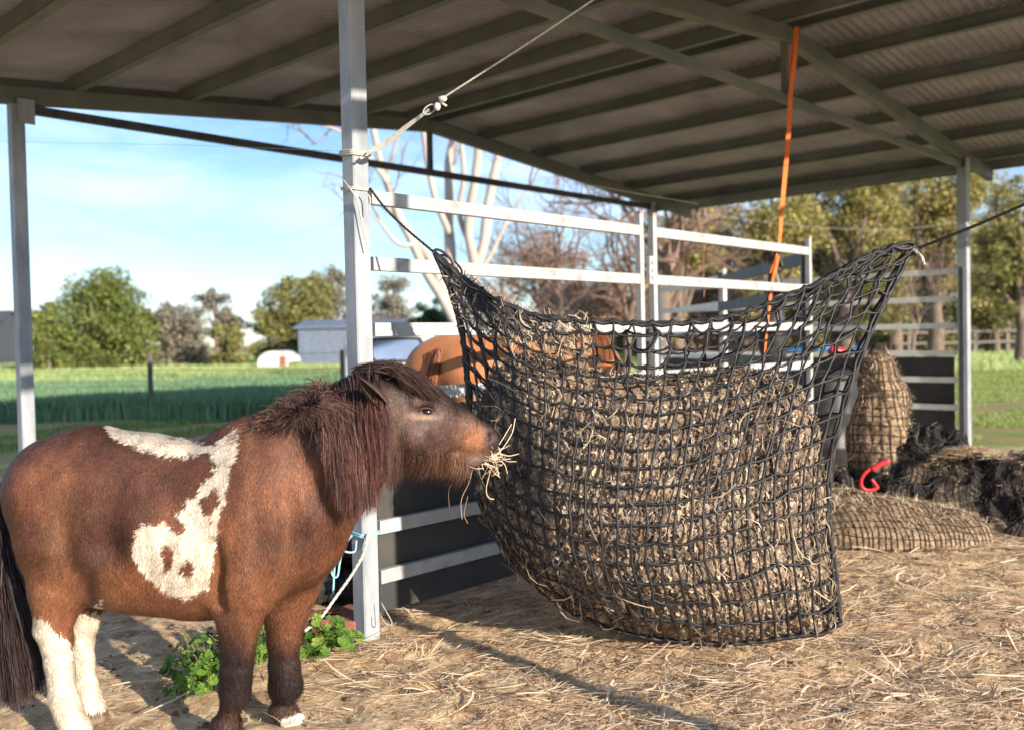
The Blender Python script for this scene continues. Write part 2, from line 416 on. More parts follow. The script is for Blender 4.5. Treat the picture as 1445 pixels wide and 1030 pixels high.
# fascia gutter edge at both eaves
for s in (-OVH, SPAN + OVH):
    mb = MB(); mb.bar(SH(s, PE - 0.1, zr(s) + 0.10), SH(s, PF + 0.08, zr(s) + 0.10), 0.02, 0.13); mb.build('eave_fascia', M['purlin'], shed)
# frames
for p in (-2.9, 0.0, BAY):
    for s0, s1 in ((-OVH + 0.04, SPAN / 2), (SPAN + OVH - 0.04, SPAN / 2)):
        mb = MB(); mb.bar(SH(s0, p, zr(s0) - 0.032), SH(s1, p, zr(s1) - 0.032), 0.075, 0.125); mb.build('rafter', M['purlin'], shed)
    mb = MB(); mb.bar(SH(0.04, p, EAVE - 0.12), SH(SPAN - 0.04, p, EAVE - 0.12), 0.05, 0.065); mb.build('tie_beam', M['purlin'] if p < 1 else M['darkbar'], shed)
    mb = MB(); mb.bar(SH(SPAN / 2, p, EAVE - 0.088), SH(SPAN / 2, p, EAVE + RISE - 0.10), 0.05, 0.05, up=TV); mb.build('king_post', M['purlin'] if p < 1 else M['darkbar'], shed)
    for s, w in ((0, 0.086 if p < 1 else 0.095), (SPAN, 0.105)):
        mb = MB(); mb.bar(SH(s, p, -0.05), SH(s, p, EAVE - 0.10), w, w, up=TV)
        po = mb.build('post', M['galv'], shed)
    # bolt cleats at post tops
    for s in (0, SPAN):
        mb = MB(); mb.bar(SH(s + 0.05 * (1 if s == 0 else -1), p - 0.062, EAVE - 0.24), SH(s + 0.05 * (1 if s == 0 else -1), p - 0.062, EAVE - 0.06), 0.012, 0.12, up=TV)
        mb.build('cleat', M['galv'], shed)
for s0, s1 in ((-OVH, SPAN / 2), (SPAN + OVH, SPAN / 2)):
    mb = MB(); mb.bar(SH(s0, PF + 0.085, zr(s0) + 0.085), SH(s1, PF + 0.085, zr(s1) + 0.085), 0.006, 0.17); mb.build('barge_cap', M['purlin'], shed)
# knee strut lower left bay and eave strut between frames
mb = MB(); mb.bar(SH(SPAN, 0.06, EAVE - 0.14), SH(SPAN, BAY - 0.06, EAVE - 0.14), 0.05, 0.09); mb.build('eave_beam', M['purlin'], shed)

# ================================================================== YARD PANELS
def panel(name, a, b_, heights, label, mt='rail', rw=0.034, rh=0.062, ends=(1, 1), top=None, post_h=None, sheet=None, mids=(), group='steel yard panels around the pen'):
    a = np.asarray(a, float); b_ = np.asarray(b_, float)
    t = thing(name, (a + b_) / 2 * [1, 1, 0], label, 'yard panel', group)
    d = nrm(b_ - a); nv = np.array([-d[1], d[0], 0])
    L_ = np.linalg.norm(b_ - a)
    ph = post_h or max(heights) + 0.10
    for e, q in zip(ends, (a, b_)):
        if e:
            mb = MB(); mb.bar(q * [1, 1, 0] + [0, 0, 0.02], q * [1, 1, 0] + [0, 0, ph], 0.04, 0.04, up=d); u = mb.build('upright', M[mt], t)
            mb = MB(); mb.box(q * [1, 1, 0] + [0, 0, ph + 0.008], d, nv, [0, 0, 1], 0.021, 0.021, 0.008); mb.build('cap', M['railrust'], u)
    for m_ in mids:
        q = a + d * m_; mb = MB(); mb.bar(q * [1, 1, 0] + nv * 0.03 + [0, 0, 0.1], q * [1, 1, 0] + nv * 0.03 + [0, 0, max(heights)], 0.03, 0.012, up=nv); mb.build('brace', M[mt], t)
    for h in heights:
        mb = MB(); o = 0.021
        P0 = a * [1, 1, 0] + d * (o if ends[0] else 0.0) + [0, 0, h]; P1 = b_ * [1, 1, 0] - d * (o if ends[1] else 0) + [0, 0, h]
        mb.bar(P0, P1, rw, rh); mb.build('rail', M[mt], t)
    if sheet:
        z0, z1, off, mtt = sheet
        n1, n2 = 40, 10
        S_, Z_ = np.meshgrid(np.linspace(0.03, L_ - 0.03, n1), np.linspace(z0, z1, n2), indexing='ij')
        Pg = a * [1, 1, 0] + S_[..., None] * d + nv * off + Z_[..., None] * np.array([0, 0, 1.0])
        Pg = Pg + nv * (fbm(Pg, 2.0, 2, 4) * 0.02)[..., None]
        mb = MB(); mb.grid(Pg); mb.grid(Pg + nv * 0.008, flip=True); mb.build('rubber_sheet', M[mtt], t, smooth=True)
    return t
PSGN = -1
HT = [1.95, 1.655, 1.36, 1.06, 0.77, 0.47, 0.245]
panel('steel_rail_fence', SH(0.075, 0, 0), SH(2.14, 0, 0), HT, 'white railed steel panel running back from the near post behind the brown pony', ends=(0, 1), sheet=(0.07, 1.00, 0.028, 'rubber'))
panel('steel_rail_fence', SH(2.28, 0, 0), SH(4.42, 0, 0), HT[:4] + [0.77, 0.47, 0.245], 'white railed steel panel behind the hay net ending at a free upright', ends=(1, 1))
# gate latch between the two panels
mb = MB(); mb.box(SH(2.21, -0.032, 1.71), TV, QV, [0, 0, 1], 0.03, 0.012, 0.085)
for k in (-1, 0, 1): mb.box(SH(2.21, -0.047, 1.71 + k * 0.045), TV, QV, [0, 0, 1], 0.012, 0.006, 0.010)
tag(mb.build('latch', M['rail'], loc=SH(2.21, -0.04, 1.71)), 'small slotted metal latch plate joining the two near white panels', 'latch')
ga, gb = SH(4.44, 0.05, 0), W(1016, 400, 10.2) * [1, 1, 0]
gc = SH(2.3, 2.0, 0)
panel('steel_rail_fence', ga, gb, [1.90, 1.62, 1.34, 1.06, 0.78], 'dark shaded steel gate slanting away behind the hanging orange strap', mt='darkbar', rh=0.10)  # the gate's shade is put into its dark bar colour
panel('steel_rail_fence', SH(SPAN, 0.08, 0), SH(SPAN, 3.9, 0), [1.95, 1.655, 1.36, 1.06, 0.77, 0.47], 'white railed steel panel closing the right end of the shed beside its far right post', ends=(0, 1), mt='litrail', sheet=(0.14, 1.02, 0.034 * PSGN, 'rubber'))
panel('steel_rail_fence', gb + [0.06, 0.05, 0], SH(SPAN - 0.1, 3.6, 0), HT[:6], mt='litrail', label='farthest white railed panel between the dark gate and the back of the pen', ends=(1, 0), sheet=None)
# dark upright standing at the right post
mb = MB(); mb.bar(SH(SPAN - 0.13, -0.02, 0), SH(SPAN - 0.13, -0.02, 1.98), 0.05, 0.05, up=TV)
tag(mb.build('upright_bar', M['darkbar'], loc=SH(SPAN - 0.13, -0.02, 0)), 'dark square upright standing against the left side of the far right post', 'upright')

# ================================================================== ANIMALS
def sdf_mesh(prims, cell, pad=0.05):
    """prims: list of (a,b,ra,rb,k,axis,sq,sub): tapered capsules, squashed by sq along unit 'axis'; smooth union; naive surface nets"""
    lo = np.min([np.minimum(p[0], p[1]) - max(p[2], p[3]) for p in prims if not p[7]], 0) - pad
    hi = np.max([np.maximum(p[0], p[1]) + max(p[2], p[3]) for p in prims if not p[7]], 0) + pad
    n = np.ceil((hi - lo) / cell).astype(int) + 1
    ax = [lo[i] + np.arange(n[i]) * cell for i in range(3)]
    F = np.full(n, 9.0)
    for a, b, ra, rb, k, axis, sq, sub in prims:
        rm = max(ra, rb) + 0.12
        i0 = [max(0, int((min(a[i], b[i]) - rm - lo[i]) / cell)) for i in range(3)]
        i1 = [min(n[i], int((max(a[i], b[i]) + rm - lo[i]) / cell) + 2) for i in range(3)]
        X, Y, Z = np.meshgrid(*[ax[i][i0[i]:i1[i]] for i in range(3)], indexing='ij')
        P = np.stack([X, Y, Z], -1) - a
        if sq != 1.0:
            al = P @ axis; P = P + (al * (1 / sq - 1))[..., None] * axis
            d = (b - a) + np.dot(b - a, axis) * (1 / sq - 1) * axis
        else: d = b - a
        dd = max(np.dot(d, d), 1e-9); t = np.clip((P @ d) / dd, 0, 1)
        D = np.linalg.norm(P - t[..., None] * d, axis=-1) - (ra + (rb - ra) * t)
        if sq != 1.0: D = D * (0.5 + 0.5 * sq)
        S = F[i0[0]:i1[0], i0[1]:i1[1], i0[2]:i1[2]]
        if sub:
            h = np.clip(0.5 - 0.5 * (D + S) / k, 0, 1); S[...] = S * (1 - h) + (-D) * h + k * h * (1 - h)
        else:
            h = np.clip(0.5 + 0.5 * (S - D) / k, 0, 1); S[...] = np.where(S > 5, D, S * (1 - h) + D * h - k * h * (1 - h))
    ins = F < 0
    c = [ins[i:n[0]-1+i, j:n[1]-1+j, k:n[2]-1+k] for i in (0, 1) for j in (0, 1) for k in (0, 1)]
    s = sum(x.astype(np.int8) for x in c); act = (s > 0) & (s < 8)
    idx = -np.ones(act.shape, int); I = np.argwhere(act); idx[act] = np.arange(len(I))
    acc = np.zeros((len(I), 3)); cnt = np.zeros(len(I))
    corners = [np.array((i, j, k)) for i in (0, 1) for j in (0, 1) for k in (0, 1)]
    for e in range(12):
        pass
    for axn in range(3):
        u = [x for x in range(3) if x != axn]
        for i in (0, 1):
            for j in (0, 1):
                o = np.zeros(3, int); o[u[0]] = i; o[u[1]] = j; o2 = o.copy(); o2[axn] = 1
                A = F[tuple((I + o).T)]; B = F[tuple((I + o2).T)]
                x = (A < 0) != (B < 0); t = np.where(x, A / np.where(x, A - B, 1), 0)
                pt = (I + o).astype(float); pt[:, axn] += t
                acc[x] += pt[x]; cnt[x] += 1
    V = lo + (acc / cnt[:, None]) * cell
    quads = []
    for axn in range(3):
        sl = [slice(1, -1)] * 3; sl[axn] = slice(0, -1)
        o2 = [slice(1, -1)] * 3; o2[axn] = slice(1, None)
        a_ = ins[tuple(sl)]; b_ = ins[tuple(o2)]
        E = np.argwhere(a_ != b_) ; flip = a_[tuple(E.T)]
        off = np.ones(3, int); off[axn] = 0; E = E + off
        u, v = [x for x in range(3) if x != axn]
        def g(du, dv):
            q = E.copy(); q[:, u] -= du; q[:, v] -= dv; return idx[tuple(q.T)]
        q = np.stack([g(0, 0), g(1, 0), g(1, 1), g(0, 1)], -1)
        if axn == 1: flip = ~flip
        q[~flip] = q[~flip][:, ::-1]
        quads.append(q)
    return V, np.concatenate(quads)
def vert_normals(V, Q):
    fn = np.cross(V[Q[:, 2]] - V[Q[:, 0]], V[Q[:, 3]] - V[Q[:, 1]]); N = np.zeros_like(V)
    for k in range(4): np.add.at(N, Q[:, k], fn)
    return nrm(N)
def set_attr(o, name, col):
    a = o.data.color_attributes.new(name, 'FLOAT_COLOR', 'POINT')
    c = np.ones((len(col), 4), np.float32); c[:, :3] = col; a.data.foreach_set('color', c.ravel())
def set_normals(o, N):
    o.data.polygons.foreach_set('use_smooth', np.ones(len(o.data.polygons), bool))
    o.data.normals_split_custom_set_from_vertices([tuple(n) for n in N])
def in_poly(x, y, poly):
    poly = np.asarray(poly, float); r = np.zeros(x.shape, bool); j = len(poly) - 1
    for i in range(len(poly)):
        xi, yi = poly[i]; xj, yj = poly[j]
        c = ((yi > y) != (yj > y)) & (x < (xj - xi) * (y - yi) / (yj - yi + 1e-9) + xi); r ^= c; j = i
    return r
def pix(P):
    d = P - np.array([0, 0, CH]); z = d @ Fv
    return 722.5 + FPX * (d @ Rv) / z, 515 - FPX * (d @ Uv) / z

# ---------------------------------------------------------------- the pony (side on, head turned a little away to the net)
def yax(px): return float(np.interp(px, [0, 100, 430, 520, 600, 700], [3.17, 3.15, 3.07, 3.10, 3.17, 3.30]))
def pr(x0, y0, r0, x1, y1, r1, dy0=0.0, dy1=None, k=0.03, sq=1.0, sub=False, ax=(0, 1, 0)):
    dy1 = dy0 if dy1 is None else dy1
    Ya, Yb = yax(x0) + dy0, yax(x1) + dy1
    return (W(x0, y0, Ya), W(x1, y1, Yb), r0 * Ya / FPX, r1 * Yb / FPX, k, np.array(ax, float), sq, sub)
PP = [
 # trunk
 pr(78, 688, 68, 130, 690, 84, sq=.80, k=.06), pr(130, 700, 92, 205, 736, 118, sq=.74, k=.06),
 pr(205, 738, 122, 285, 750, 116, sq=.74, k=.06), pr(285, 748, 116, 360, 730, 112, sq=.70, k=.06),
 pr(330, 660, 50, 380, 680, 80, sq=.6, k=.05), pr(370, 730, 108, 410, 742, 80, sq=.74, k=.06),
 # rump and thigh masses
 pr(62, 705, 52, 78, 760, 50, -.085, -.095, k=.05, sq=.8), pr(62, 705, 52, 85, 765, 48, .085, .09, k=.05, sq=.8),
 pr(108, 700, 46, 112, 790, 40, -.085, -.10, k=.05, sq=.8),
 pr(122, 800, 40, 130, 815, 34, -.10, k=.04, sq=.8),
 # shoulder mass and breast
 pr(378, 690, 60, 362, 790, 50, -.10, -.115, k=.05, sq=.6), pr(365, 790, 46, 345, 820, 44, -.115, k=.04, sq=.75),
 pr(430, 722, 58, 424, 762, 52, -.02, k=.05, sq=.9), pr(404, 785, 48, 398, 815, 45, .06, .08, k=.05, sq=.85),
 # neck
 pr(385, 672, 92, 450, 640, 80, sq=.60, k=.06), pr(450, 640, 80, 520, 588, 58, sq=.56, k=.05), pr(520, 588, 56, 548, 575, 48, sq=.56, k=.04),
 pr(456, 690, 58, 512, 636, 48, sq=.62, k=.05),
 # head
 pr(552, 578, 46, 590, 592, 50, sq=.62, k=.04), pr(588, 604, 47, 600, 612, 40, sq=.60, k=.03),
 pr(595, 586, 40, 640, 606, 33, sq=.60, k=.03), pr(640, 607, 32, 672, 620, 25, sq=.66, k=.025),
 pr(672, 619, 24, 683, 622, 21, sq=.80, k=.02), pr(683, 640, 10, 668, 647, 12, sq=1.0, k=.016),
 pr(662, 652, 9, 640, 645, 15, sq=1.1, k=.02),
 # cheek, brow, nostril, lips
 pr(582, 610, 30, 590, 604, 26, -.035, k=.02), pr(585, 566, 12, 607, 569, 9, -.073, -.072, k=.012), pr(612, 590, 6, 662, 606, 5, -.062, -.045, k=.016),
 pr(596, 588, 7, 610, 588, 5, -.077, -.074, k=.01),
 pr(600, 580, 9, 604, 580, 8, -.092, k=.006, sub=True),
 pr(691, 612, 4.5, 689, 618, 4.5, -.052, k=.008, sub=True), pr(694, 640, 2.2, 668, 640, 1.6, -.05, k=.004, sub=True), pr(680, 608, 8, 690, 607, 6, -.035, k=.012),
 # near fore leg
 pr(350, 815, 46, 338, 868, 31, -.105, k=.045, sq=.85), pr(338, 868, 30, 334, 935, 22, -.105, k=.02), pr(333, 948, 22, 331, 974, 22, -.107, -.109, k=.015),
 pr(330, 978, 16, 321, 1018, 13.5, -.107, k=.012), pr(320, 1022, 19, 315, 1036, 19, -.108, k=.012), pr(316, 1038, 17, 322, 1052, 20, -.108, k=.01), pr(322, 1050, 20, 325, 1060, 23, -.108, -.11, k=.008),
 # far fore leg
 pr(410, 812, 44, 404, 862, 31, .10, k=.045, sq=.85), pr(404, 862, 29, 400, 928, 20, .10, k=.02), pr(401, 940, 21.5, 403, 966, 21.5, .098, k=.015),
 pr(402, 970, 15, 400, 996, 13, .10, k=.012), pr(400, 1000, 17, 402, 1008, 17, .10, k=.012), pr(404, 1010, 15, 411, 1018, 18, .10, k=.01), pr(411, 1018, 18, 413, 1024, 20, .10, k=.008),
 # near hind leg
 pr(88, 770, 56, 84, 830, 38, -.105, k=.045, sq=.8), pr(84, 830, 38, 76, 882, 24, -.105, k=.025), pr(72, 884, 22, 80, 902, 21, -.105, k=.015), pr(62, 882, 9, 70, 892, 14, -.105, k=.01),
 pr(80, 905, 19, 88, 975, 16, -.105, k=.015), pr(90, 982, 19, 96, 1004, 19, -.105, k=.012), pr(98, 1008, 17, 106, 1028, 21, -.105, k=.01), pr(106, 1030, 21, 109, 1044, 25, -.105, k=.008),
 # far hind leg
 pr(108, 780, 52, 122, 838, 32, .09, k=.045, sq=.8), pr(122, 838, 28, 120, 880, 18, .085, k=.02), pr(118, 882, 17, 116, 900, 16, .085, k=.012),
 pr(116, 902, 14, 120, 960, 13, .085, .08, k=.012), pr(121, 964, 15, 124, 980, 15, .08, k=.01), pr(126, 984, 14, 130, 998, 17, .08, k=.01), pr(130, 1000, 17, 133, 1012, 19, .08, k=.008),
 # dock of the tail
 pr(36, 668, 16, 12, 690, 12, k=.03), pr(12, 690, 11, 0, 730, 9, k=.02),
 # flank hollow, hip groove, elbow fold, ribs edge
 pr(150, 690, 20, 144, 770, 22, -.262, -.25, k=.07, sub=True), pr(306, 770, 8, 312, 850, 12, -.20, -.17, k=.04, sub=True), pr(402, 690, 12, 420, 760, 12, -.20, -.19, k=.05, sub=True),
 # belly sheath line
 pr(150, 815, 34, 128, 838, 14, 0, k=.04),
]
PV, PQ = sdf_mesh(PP, 0.0078)
PN = vert_normals(PV, PQ)
PV = PV + PN * (fbm(PV, 14, 3, 2) * 0.004 + np.abs(fbm(PV * [1, 1, .4], 60, 2, 9)) * 0.0015)[:, None]
PV[:, 2] = np.maximum(PV[:, 2], 0.0)
BACK = [(150, 598), (205, 598), (250, 618), (306, 628), (308, 637), (290, 640), (268, 643), (225, 642), (192, 630), (160, 616)]
BAND = [(305, 634), (312, 620), (330, 600), (342, 612), (335, 640), (328, 668), (324, 688), (316, 715), (310, 740), (306, 770), (302, 800), (297, 830), (268, 843), (244, 838), (226, 826), (206, 808), (189, 786),
        (190, 752), (205, 741), (226, 739), (246, 732), (262, 715), (280, 700), (284, 684), (298, 672), (312, 655), (300, 645)]
SPOTS = [[(283, 705), (308, 686), (313, 700), (303, 728), (293, 730)], [(238, 738), (250, 726), (266, 736), (258, 754), (246, 748)], [(232, 775), (242, 769), (250, 776), (244, 802), (234, 806)],
         [(254, 802), (268, 788), (277, 792), (275, 808), (258, 810)]]
def coat_colour(P, N, fur=False):
    x, y = pix(P)
    wob = fbm(P, 26, 3, 21) * 4.5
    str_ = vnoise(P * [1.0, .5, .22], 190, 5) * 7
    xx = x + wob * .8 + str_ * .25; yy = y + wob + str_
    n = len(P)
    h = P[:, 2]
    near = P[:, 1] < 3.25
    v1 = fbm(P, 5, 3, 31)[:, None]; v2 = fbm(P * [1, 1, .35], 45, 2, 33)[:, None]
    base = np.array([0.155, 0.058, 0.032]); dark = np.array([0.062, 0.026, 0.018]); red = np.array([0.29, 0.115, 0.058])
    c = base + (red - base) * np.clip(v1 * 1.5 + .15, 0, 1) + (dark - base) * np.clip(-v1 * 1.6, 0, 1)
    def blend(c, col, w): w = np.clip(w, 0, 1)[:, None]; return c * (1 - w) + np.asarray(col) * w
    # rump is greyer and duller, belly and forearm tops redder
    c = blend(c, (0.115, 0.052, 0.034), np.exp(-((x - 190) / 90) ** 2 - ((y - 640) / 40) ** 2) * .7)
    c = blend(c, (0.32, 0.15, 0.075), np.exp(-((x - 85) / 22) ** 2 - ((y - 750) / 75) ** 2) * .6)  # highlight painted on the thigh
    c = blend(c, (0.33, 0.14, 0.07), np.exp(-((y - 845) / 40) ** 2) * (x < 460) * .55)
    c = blend(c, (0.030, 0.016, 0.012), np.exp(-((x - 134 - (y - 800) * .05) / 10) ** 2) * np.clip((y - 760) / 60, 0, 1) * (y < 870) * .8)  # crease shade painted along the stifle, between thigh and belly
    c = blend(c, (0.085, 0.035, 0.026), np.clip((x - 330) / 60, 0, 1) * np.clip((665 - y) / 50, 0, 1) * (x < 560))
    # head: dark smoky brown
    hd = np.clip((xx - 535) / 22, 0, 1)
    c = blend(c, (0.105, 0.060, 0.050), hd)
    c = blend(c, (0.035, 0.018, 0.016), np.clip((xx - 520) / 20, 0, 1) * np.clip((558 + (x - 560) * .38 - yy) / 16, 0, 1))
    c = blend(c, (0.40, 0.17, 0.085), np.exp(-((xx - 668) / 19) ** 2 - ((yy - 618) / 19) ** 2) * .95)
    c = blend(c, (0.20, 0.09, 0.05), np.exp(-((xx - 630) / 34) ** 2 - ((yy - 643) / 9) ** 2) * .8)
    c = blend(c, (0.050, 0.030, 0.028), np.clip((xx - 684 - (yy - 610) * .15) / 6, 0, 1))
    c = blend(c, (0.20, 0.14, 0.12), np.exp(-((x - 676) / 16) ** 2 - ((y - 649) / 8) ** 2) * .7)
    c = blend(c, (0.45, 0.30, 0.22), np.exp(-((x - 600) / 14) ** 2 - ((y - 588) / 3.2) ** 2) * 1.2)
    c = blend(c, (0.26, 0.15, 0.11), np.exp(-((x - 583) / 9) ** 2 - ((y - 585) / 4) ** 2) * .9)
    c = blend(c, (0.020, 0.012, 0.011), np.exp(-((x - 603) / 10) ** 2 - ((y - 577) / 4) ** 2) * .9)
    # forelegs darken to black-brown at the knee and below
    fl = (x > 285) & (x < 445)
    c = blend(c, (0.032, 0.020, 0.019), fl * np.clip((yy - 860) / 70, 0, 1) * .97)
    c = blend(c, (0.018, 0.011, 0.011), fl * np.exp(-((yy - 966) / 28) ** 2) * .95)
    c = blend(c, (0.24, 0.105, 0.058), fl * np.exp(-((xx - 356) / 12) ** 2) * np.clip((930 - yy) / 50, 0, 1) * .8)
    c = blend(c, (0.15, 0.075, 0.055), fl * np.exp(-((yy - 1003) / 14) ** 2) * .5)
    c = blend(c, (0.23, 0.10, 0.056), fl * np.exp(-((xx - 404) / 16) ** 2) * np.clip((915 - yy) / 50, 0, 1) * .7)
    # white markings
    wh = np.array([0.80, 0.68, 0.55]) * (1 + 0.1 * v2)
    wm = in_poly(xx, yy, BACK) | in_poly(xx, yy, BAND)
    for s in SPOTS: wm &= ~in_poly(xx, yy, s)
    wm &= (N[:, 1] < 0.5)
    leg = (x < 150) & (h < 0.5)
    wm |= leg & near & (yy > 868 + np.clip((x - 60) * 1.0, 0, 42) - np.clip(x - 100, 0, 40) * 1.5) & (P[:, 1] < 3.16)
    wm |= leg & (P[:, 1] >= 3.16) & (yy > 862)
    wm |= (x > 396) & (P[:, 1] > 3.08) & (y > 1006) & (x < 450)
    c = np.where(wm[:, None], wh, c)
    hoof = h < 0.047 + 0.004 * wob * 0
    c = np.where((hoof & (x < 360))[:, None], np.array([0.20, 0.14, 0.10]) * (1 + .3 * v2), c)
    c = c * (1 + 0.30 * v2)
    if fur: c = c * (0.72 + 0.62 * rng.random((n, 1)) ** 1.2)
    return np.clip(c, 0.004, 0.9)
pony = thing('pony', (W(230, 1050, 3.12)[0], 3.12, 0.0), 'small shaggy brown pony with white patches and white hind legs eating from the hay net', 'pony')
M['coat'] = mat('pony_coat', [(0.3, (0.85, 0.85, 0.85)), (0.7, (1.1, 1.1, 1.1))], 30, 0.5, 0.004, 220, attr='coat', sheen=0.0, spec=0.4, bstretch=(1, 1, .25))
M['hair'] = mat('pony_dark_hair', [(0.0, (0.008, 0.006, 0.006)), (0.5, (0.030, 0.020, 0.019)), (0.85, (0.085, 0.055, 0.047)), (1.0, (0.22, 0.155, 0.12))], 14, 0.5, island=0.6, spec=0.28, attr='coat')
mb = MB(); mb.addq(PV, PQ); body = mb.build('body', M['coat'], pony, smooth=True)
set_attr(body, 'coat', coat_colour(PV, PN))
# short winter coat: fine tufts that follow the lie of the hair
tri = np.concatenate([PQ[:, [0, 1, 2]], PQ[:, [0, 2, 3]]])
A_, B_, C_ = PV[tri[:, 0]], PV[tri[:, 1]], PV[tri[:, 2]]
area = np.linalg.norm(np.cross(B_ - A_, C_ - A_), axis=1)
def sample_surface(N, weight=None):
    w = area * (1 if weight is None else weight); w = w / w.sum()
    t = rng.choice(len(tri), N, p=w); r1 = np.sqrt(rng.random(N)); r2 = rng.random(N)
    P = A_[t] * (1 - r1)[:, None] + B_[t] * (r1 * (1 - r2))[:, None] + C_[t] * (r1 * r2)[:, None]
    Nn = nrm(PN[tri[t, 0]] + PN[tri[t, 1]] + PN[tri[t, 2]])
    return P, Nn
camv = np.array([0, 0, CH])
cen = (A_ + B_ + C_) / 3
facing = np.einsum('ij,ij->i', nrm(camv - cen), nrm(np.cross(B_ - A_, C_ - A_)))
FP, FN = sample_surface(170000, np.where(facing < -0.35, 0.15, 1.0) * np.where(cen[:, 2] < 0.035, 0.0, 1))
fx, fy = pix(FP)
fl = nrm(np.stack([-0.75 + 0 * fx, 0 * fx, -0.75 + 0 * fx], -1))
hd = np.clip((fx - 530) / 40, 0, 1)[:, None]
fl = fl * (1 - hd) + hd * nrm(np.stack([-0.9 + 0 * fx, 0 * fx, -0.35 + 0 * fx], -1))
lg = np.clip((0.45 - FP[:, 2]) / 0.1, 0, 1)[:, None]
fl = fl * (1 - lg) + lg * np.array([0.0, 0, -1.0])
fl = fl + np.stack([fbm(FP, 9, 2, 41), fbm(FP, 9, 2, 42), fbm(FP, 9, 2, 43)], -1) * 0.8 + rng.normal(0, 0.16, FP.shape)
fl = fl - FN * np.einsum('ij,ij->i', fl, FN)[:, None]; fl = nrm(fl)
ln = 0.013 + 0.010 * rng.random(len(FP))
beard = (fx > 545) & (fx < 665) & (fy > 630 + (fx - 560) * .1)
ln = np.where(beard, 0.03 + 0.065 * rng.random(len(FP)) ** 1.3, ln)
feather = (FP[:, 2] < 0.17) & (FP[:, 2] > 0.05) & (fx > 280)
ln = np.where(feather, 0.025 + 0.02 * rng.random(len(FP)), ln)
face = (fx > 575) & ~beard
ln = np.where(face, 0.009, ln); ln = np.where(fx > 660, 0.006, ln)
lift = np.where(beard, 0.9, 0.33)[:, None]
d1 = nrm(fl + FN * lift); d1 = np.where(beard[:, None], nrm(FN * .5 + [-.15, 0, -0.9] + rng.normal(0, .2, FP.shape)), d1)
P0 = FP - FN * 0.001; P1 = FP + d1 * (ln * .5)[:, None]; P2 = P1 + nrm(d1 + fl * .5 + np.array([0, 0, -.25])) * (ln * .5)[:, None]
sv = nrm(np.cross(d1, FN)); wd = np.where(beard, 0.0016, 0.0022)
FV = np.stack([P0 - sv * (wd / 2)[:, None], P0 + sv * (wd / 2)[:, None], P1 + sv * (wd * .4)[:, None], P1 - sv * (wd * .4)[:, None], P2], 1)
n = len(FP); base = np.arange(n)[:, None] * 5
mb = MB(); mb.addq(FV.reshape(-1, 3), base + np.array([[0, 1, 2, 3]])); mb.t.append(base + np.array([[3, 2, 4]]))
fur = mb.build('fur', M['coat'], pony)
fc = coat_colour(FP, FN, True)
set_attr(fur, 'coat', np.repeat(fc, 5, 0)); set_normals(fur, np.repeat(nrm(FN + d1 * .15), 5, 0))

# ---- long hair: mane, forelock, tail
def strands(name, ctrl, N, width, parent, jit, col0=(1, 1, 1), col1=(1, 1, 1), M_=10, clump=0.6, clump_n=60, matn='hair', rand_side=1.0, seed=0):
    """ctrl(t_root array, N) -> control points (N,4,3); hair follows a cubic through them, gathered into locks"""
    r = rng.random(N); C = ctrl(r, N)
    lock = (r * clump_n).astype(int); 
    ck = rng.permutation(clump_n * 2)
    t = np.linspace(0, 1, M_)[None, :, None]
    P = (1 - t) ** 3 * C[:, None, 0] + 3 * (1 - t) ** 2 * t * C[:, None, 1] + 3 * (1 - t) * t * t * C[:, None, 2] + t ** 3 * C[:, None, 3]
    off = np.random.default_rng(seed + 5).normal(0, 1, (clump_n + 1, 3)); P = P + (off[lock][:, None] * jit * 1.2) * t ** 1.3
    j2 = rng.normal(0, 1, (N, 1, 3)) * jit * (1 - clump * t) * (0.25 + t)
    P = P + j2 + np.stack([fbm(P * [1, 1, .4], 18, 2, seed + 1), fbm(P, 18, 2, seed + 2) * .4, fbm(P, 14, 2, seed + 3) * .3], -1) * 0.012 * t
    d = nrm(np.gradient(P, axis=1)); view = nrm(camv - P)
    sv = nrm(np.cross(d, view) + rng.normal(0, 0.35 * rand_side, (N, 1, 3)))
    w = width * (0.6 + 0.8 * rng.random((N, 1))) * np.clip(1.25 - t[..., 0] ** 3 * 1.1, .1, 1)
    mb = MB(); mb.ribbons(P, sv, np.broadcast_to(w, (N, M_)))
    o = mb.build(name, M[matn], parent)
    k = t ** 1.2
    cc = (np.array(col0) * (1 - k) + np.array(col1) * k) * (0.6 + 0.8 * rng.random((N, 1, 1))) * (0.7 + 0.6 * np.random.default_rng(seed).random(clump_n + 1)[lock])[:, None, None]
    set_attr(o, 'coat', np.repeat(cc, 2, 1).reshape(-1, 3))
    nn = nrm(view + np.array([0.15, 0, .45]) + sv * rng.normal(0, .5, (N, 1, 1)) + off[lock][:, None] * .25)
    set_normals(o, np.repeat(nn, 2, 1).reshape(-1, 3))
    return o
def wpt(x, y, Y): return WA(x, y, Y)
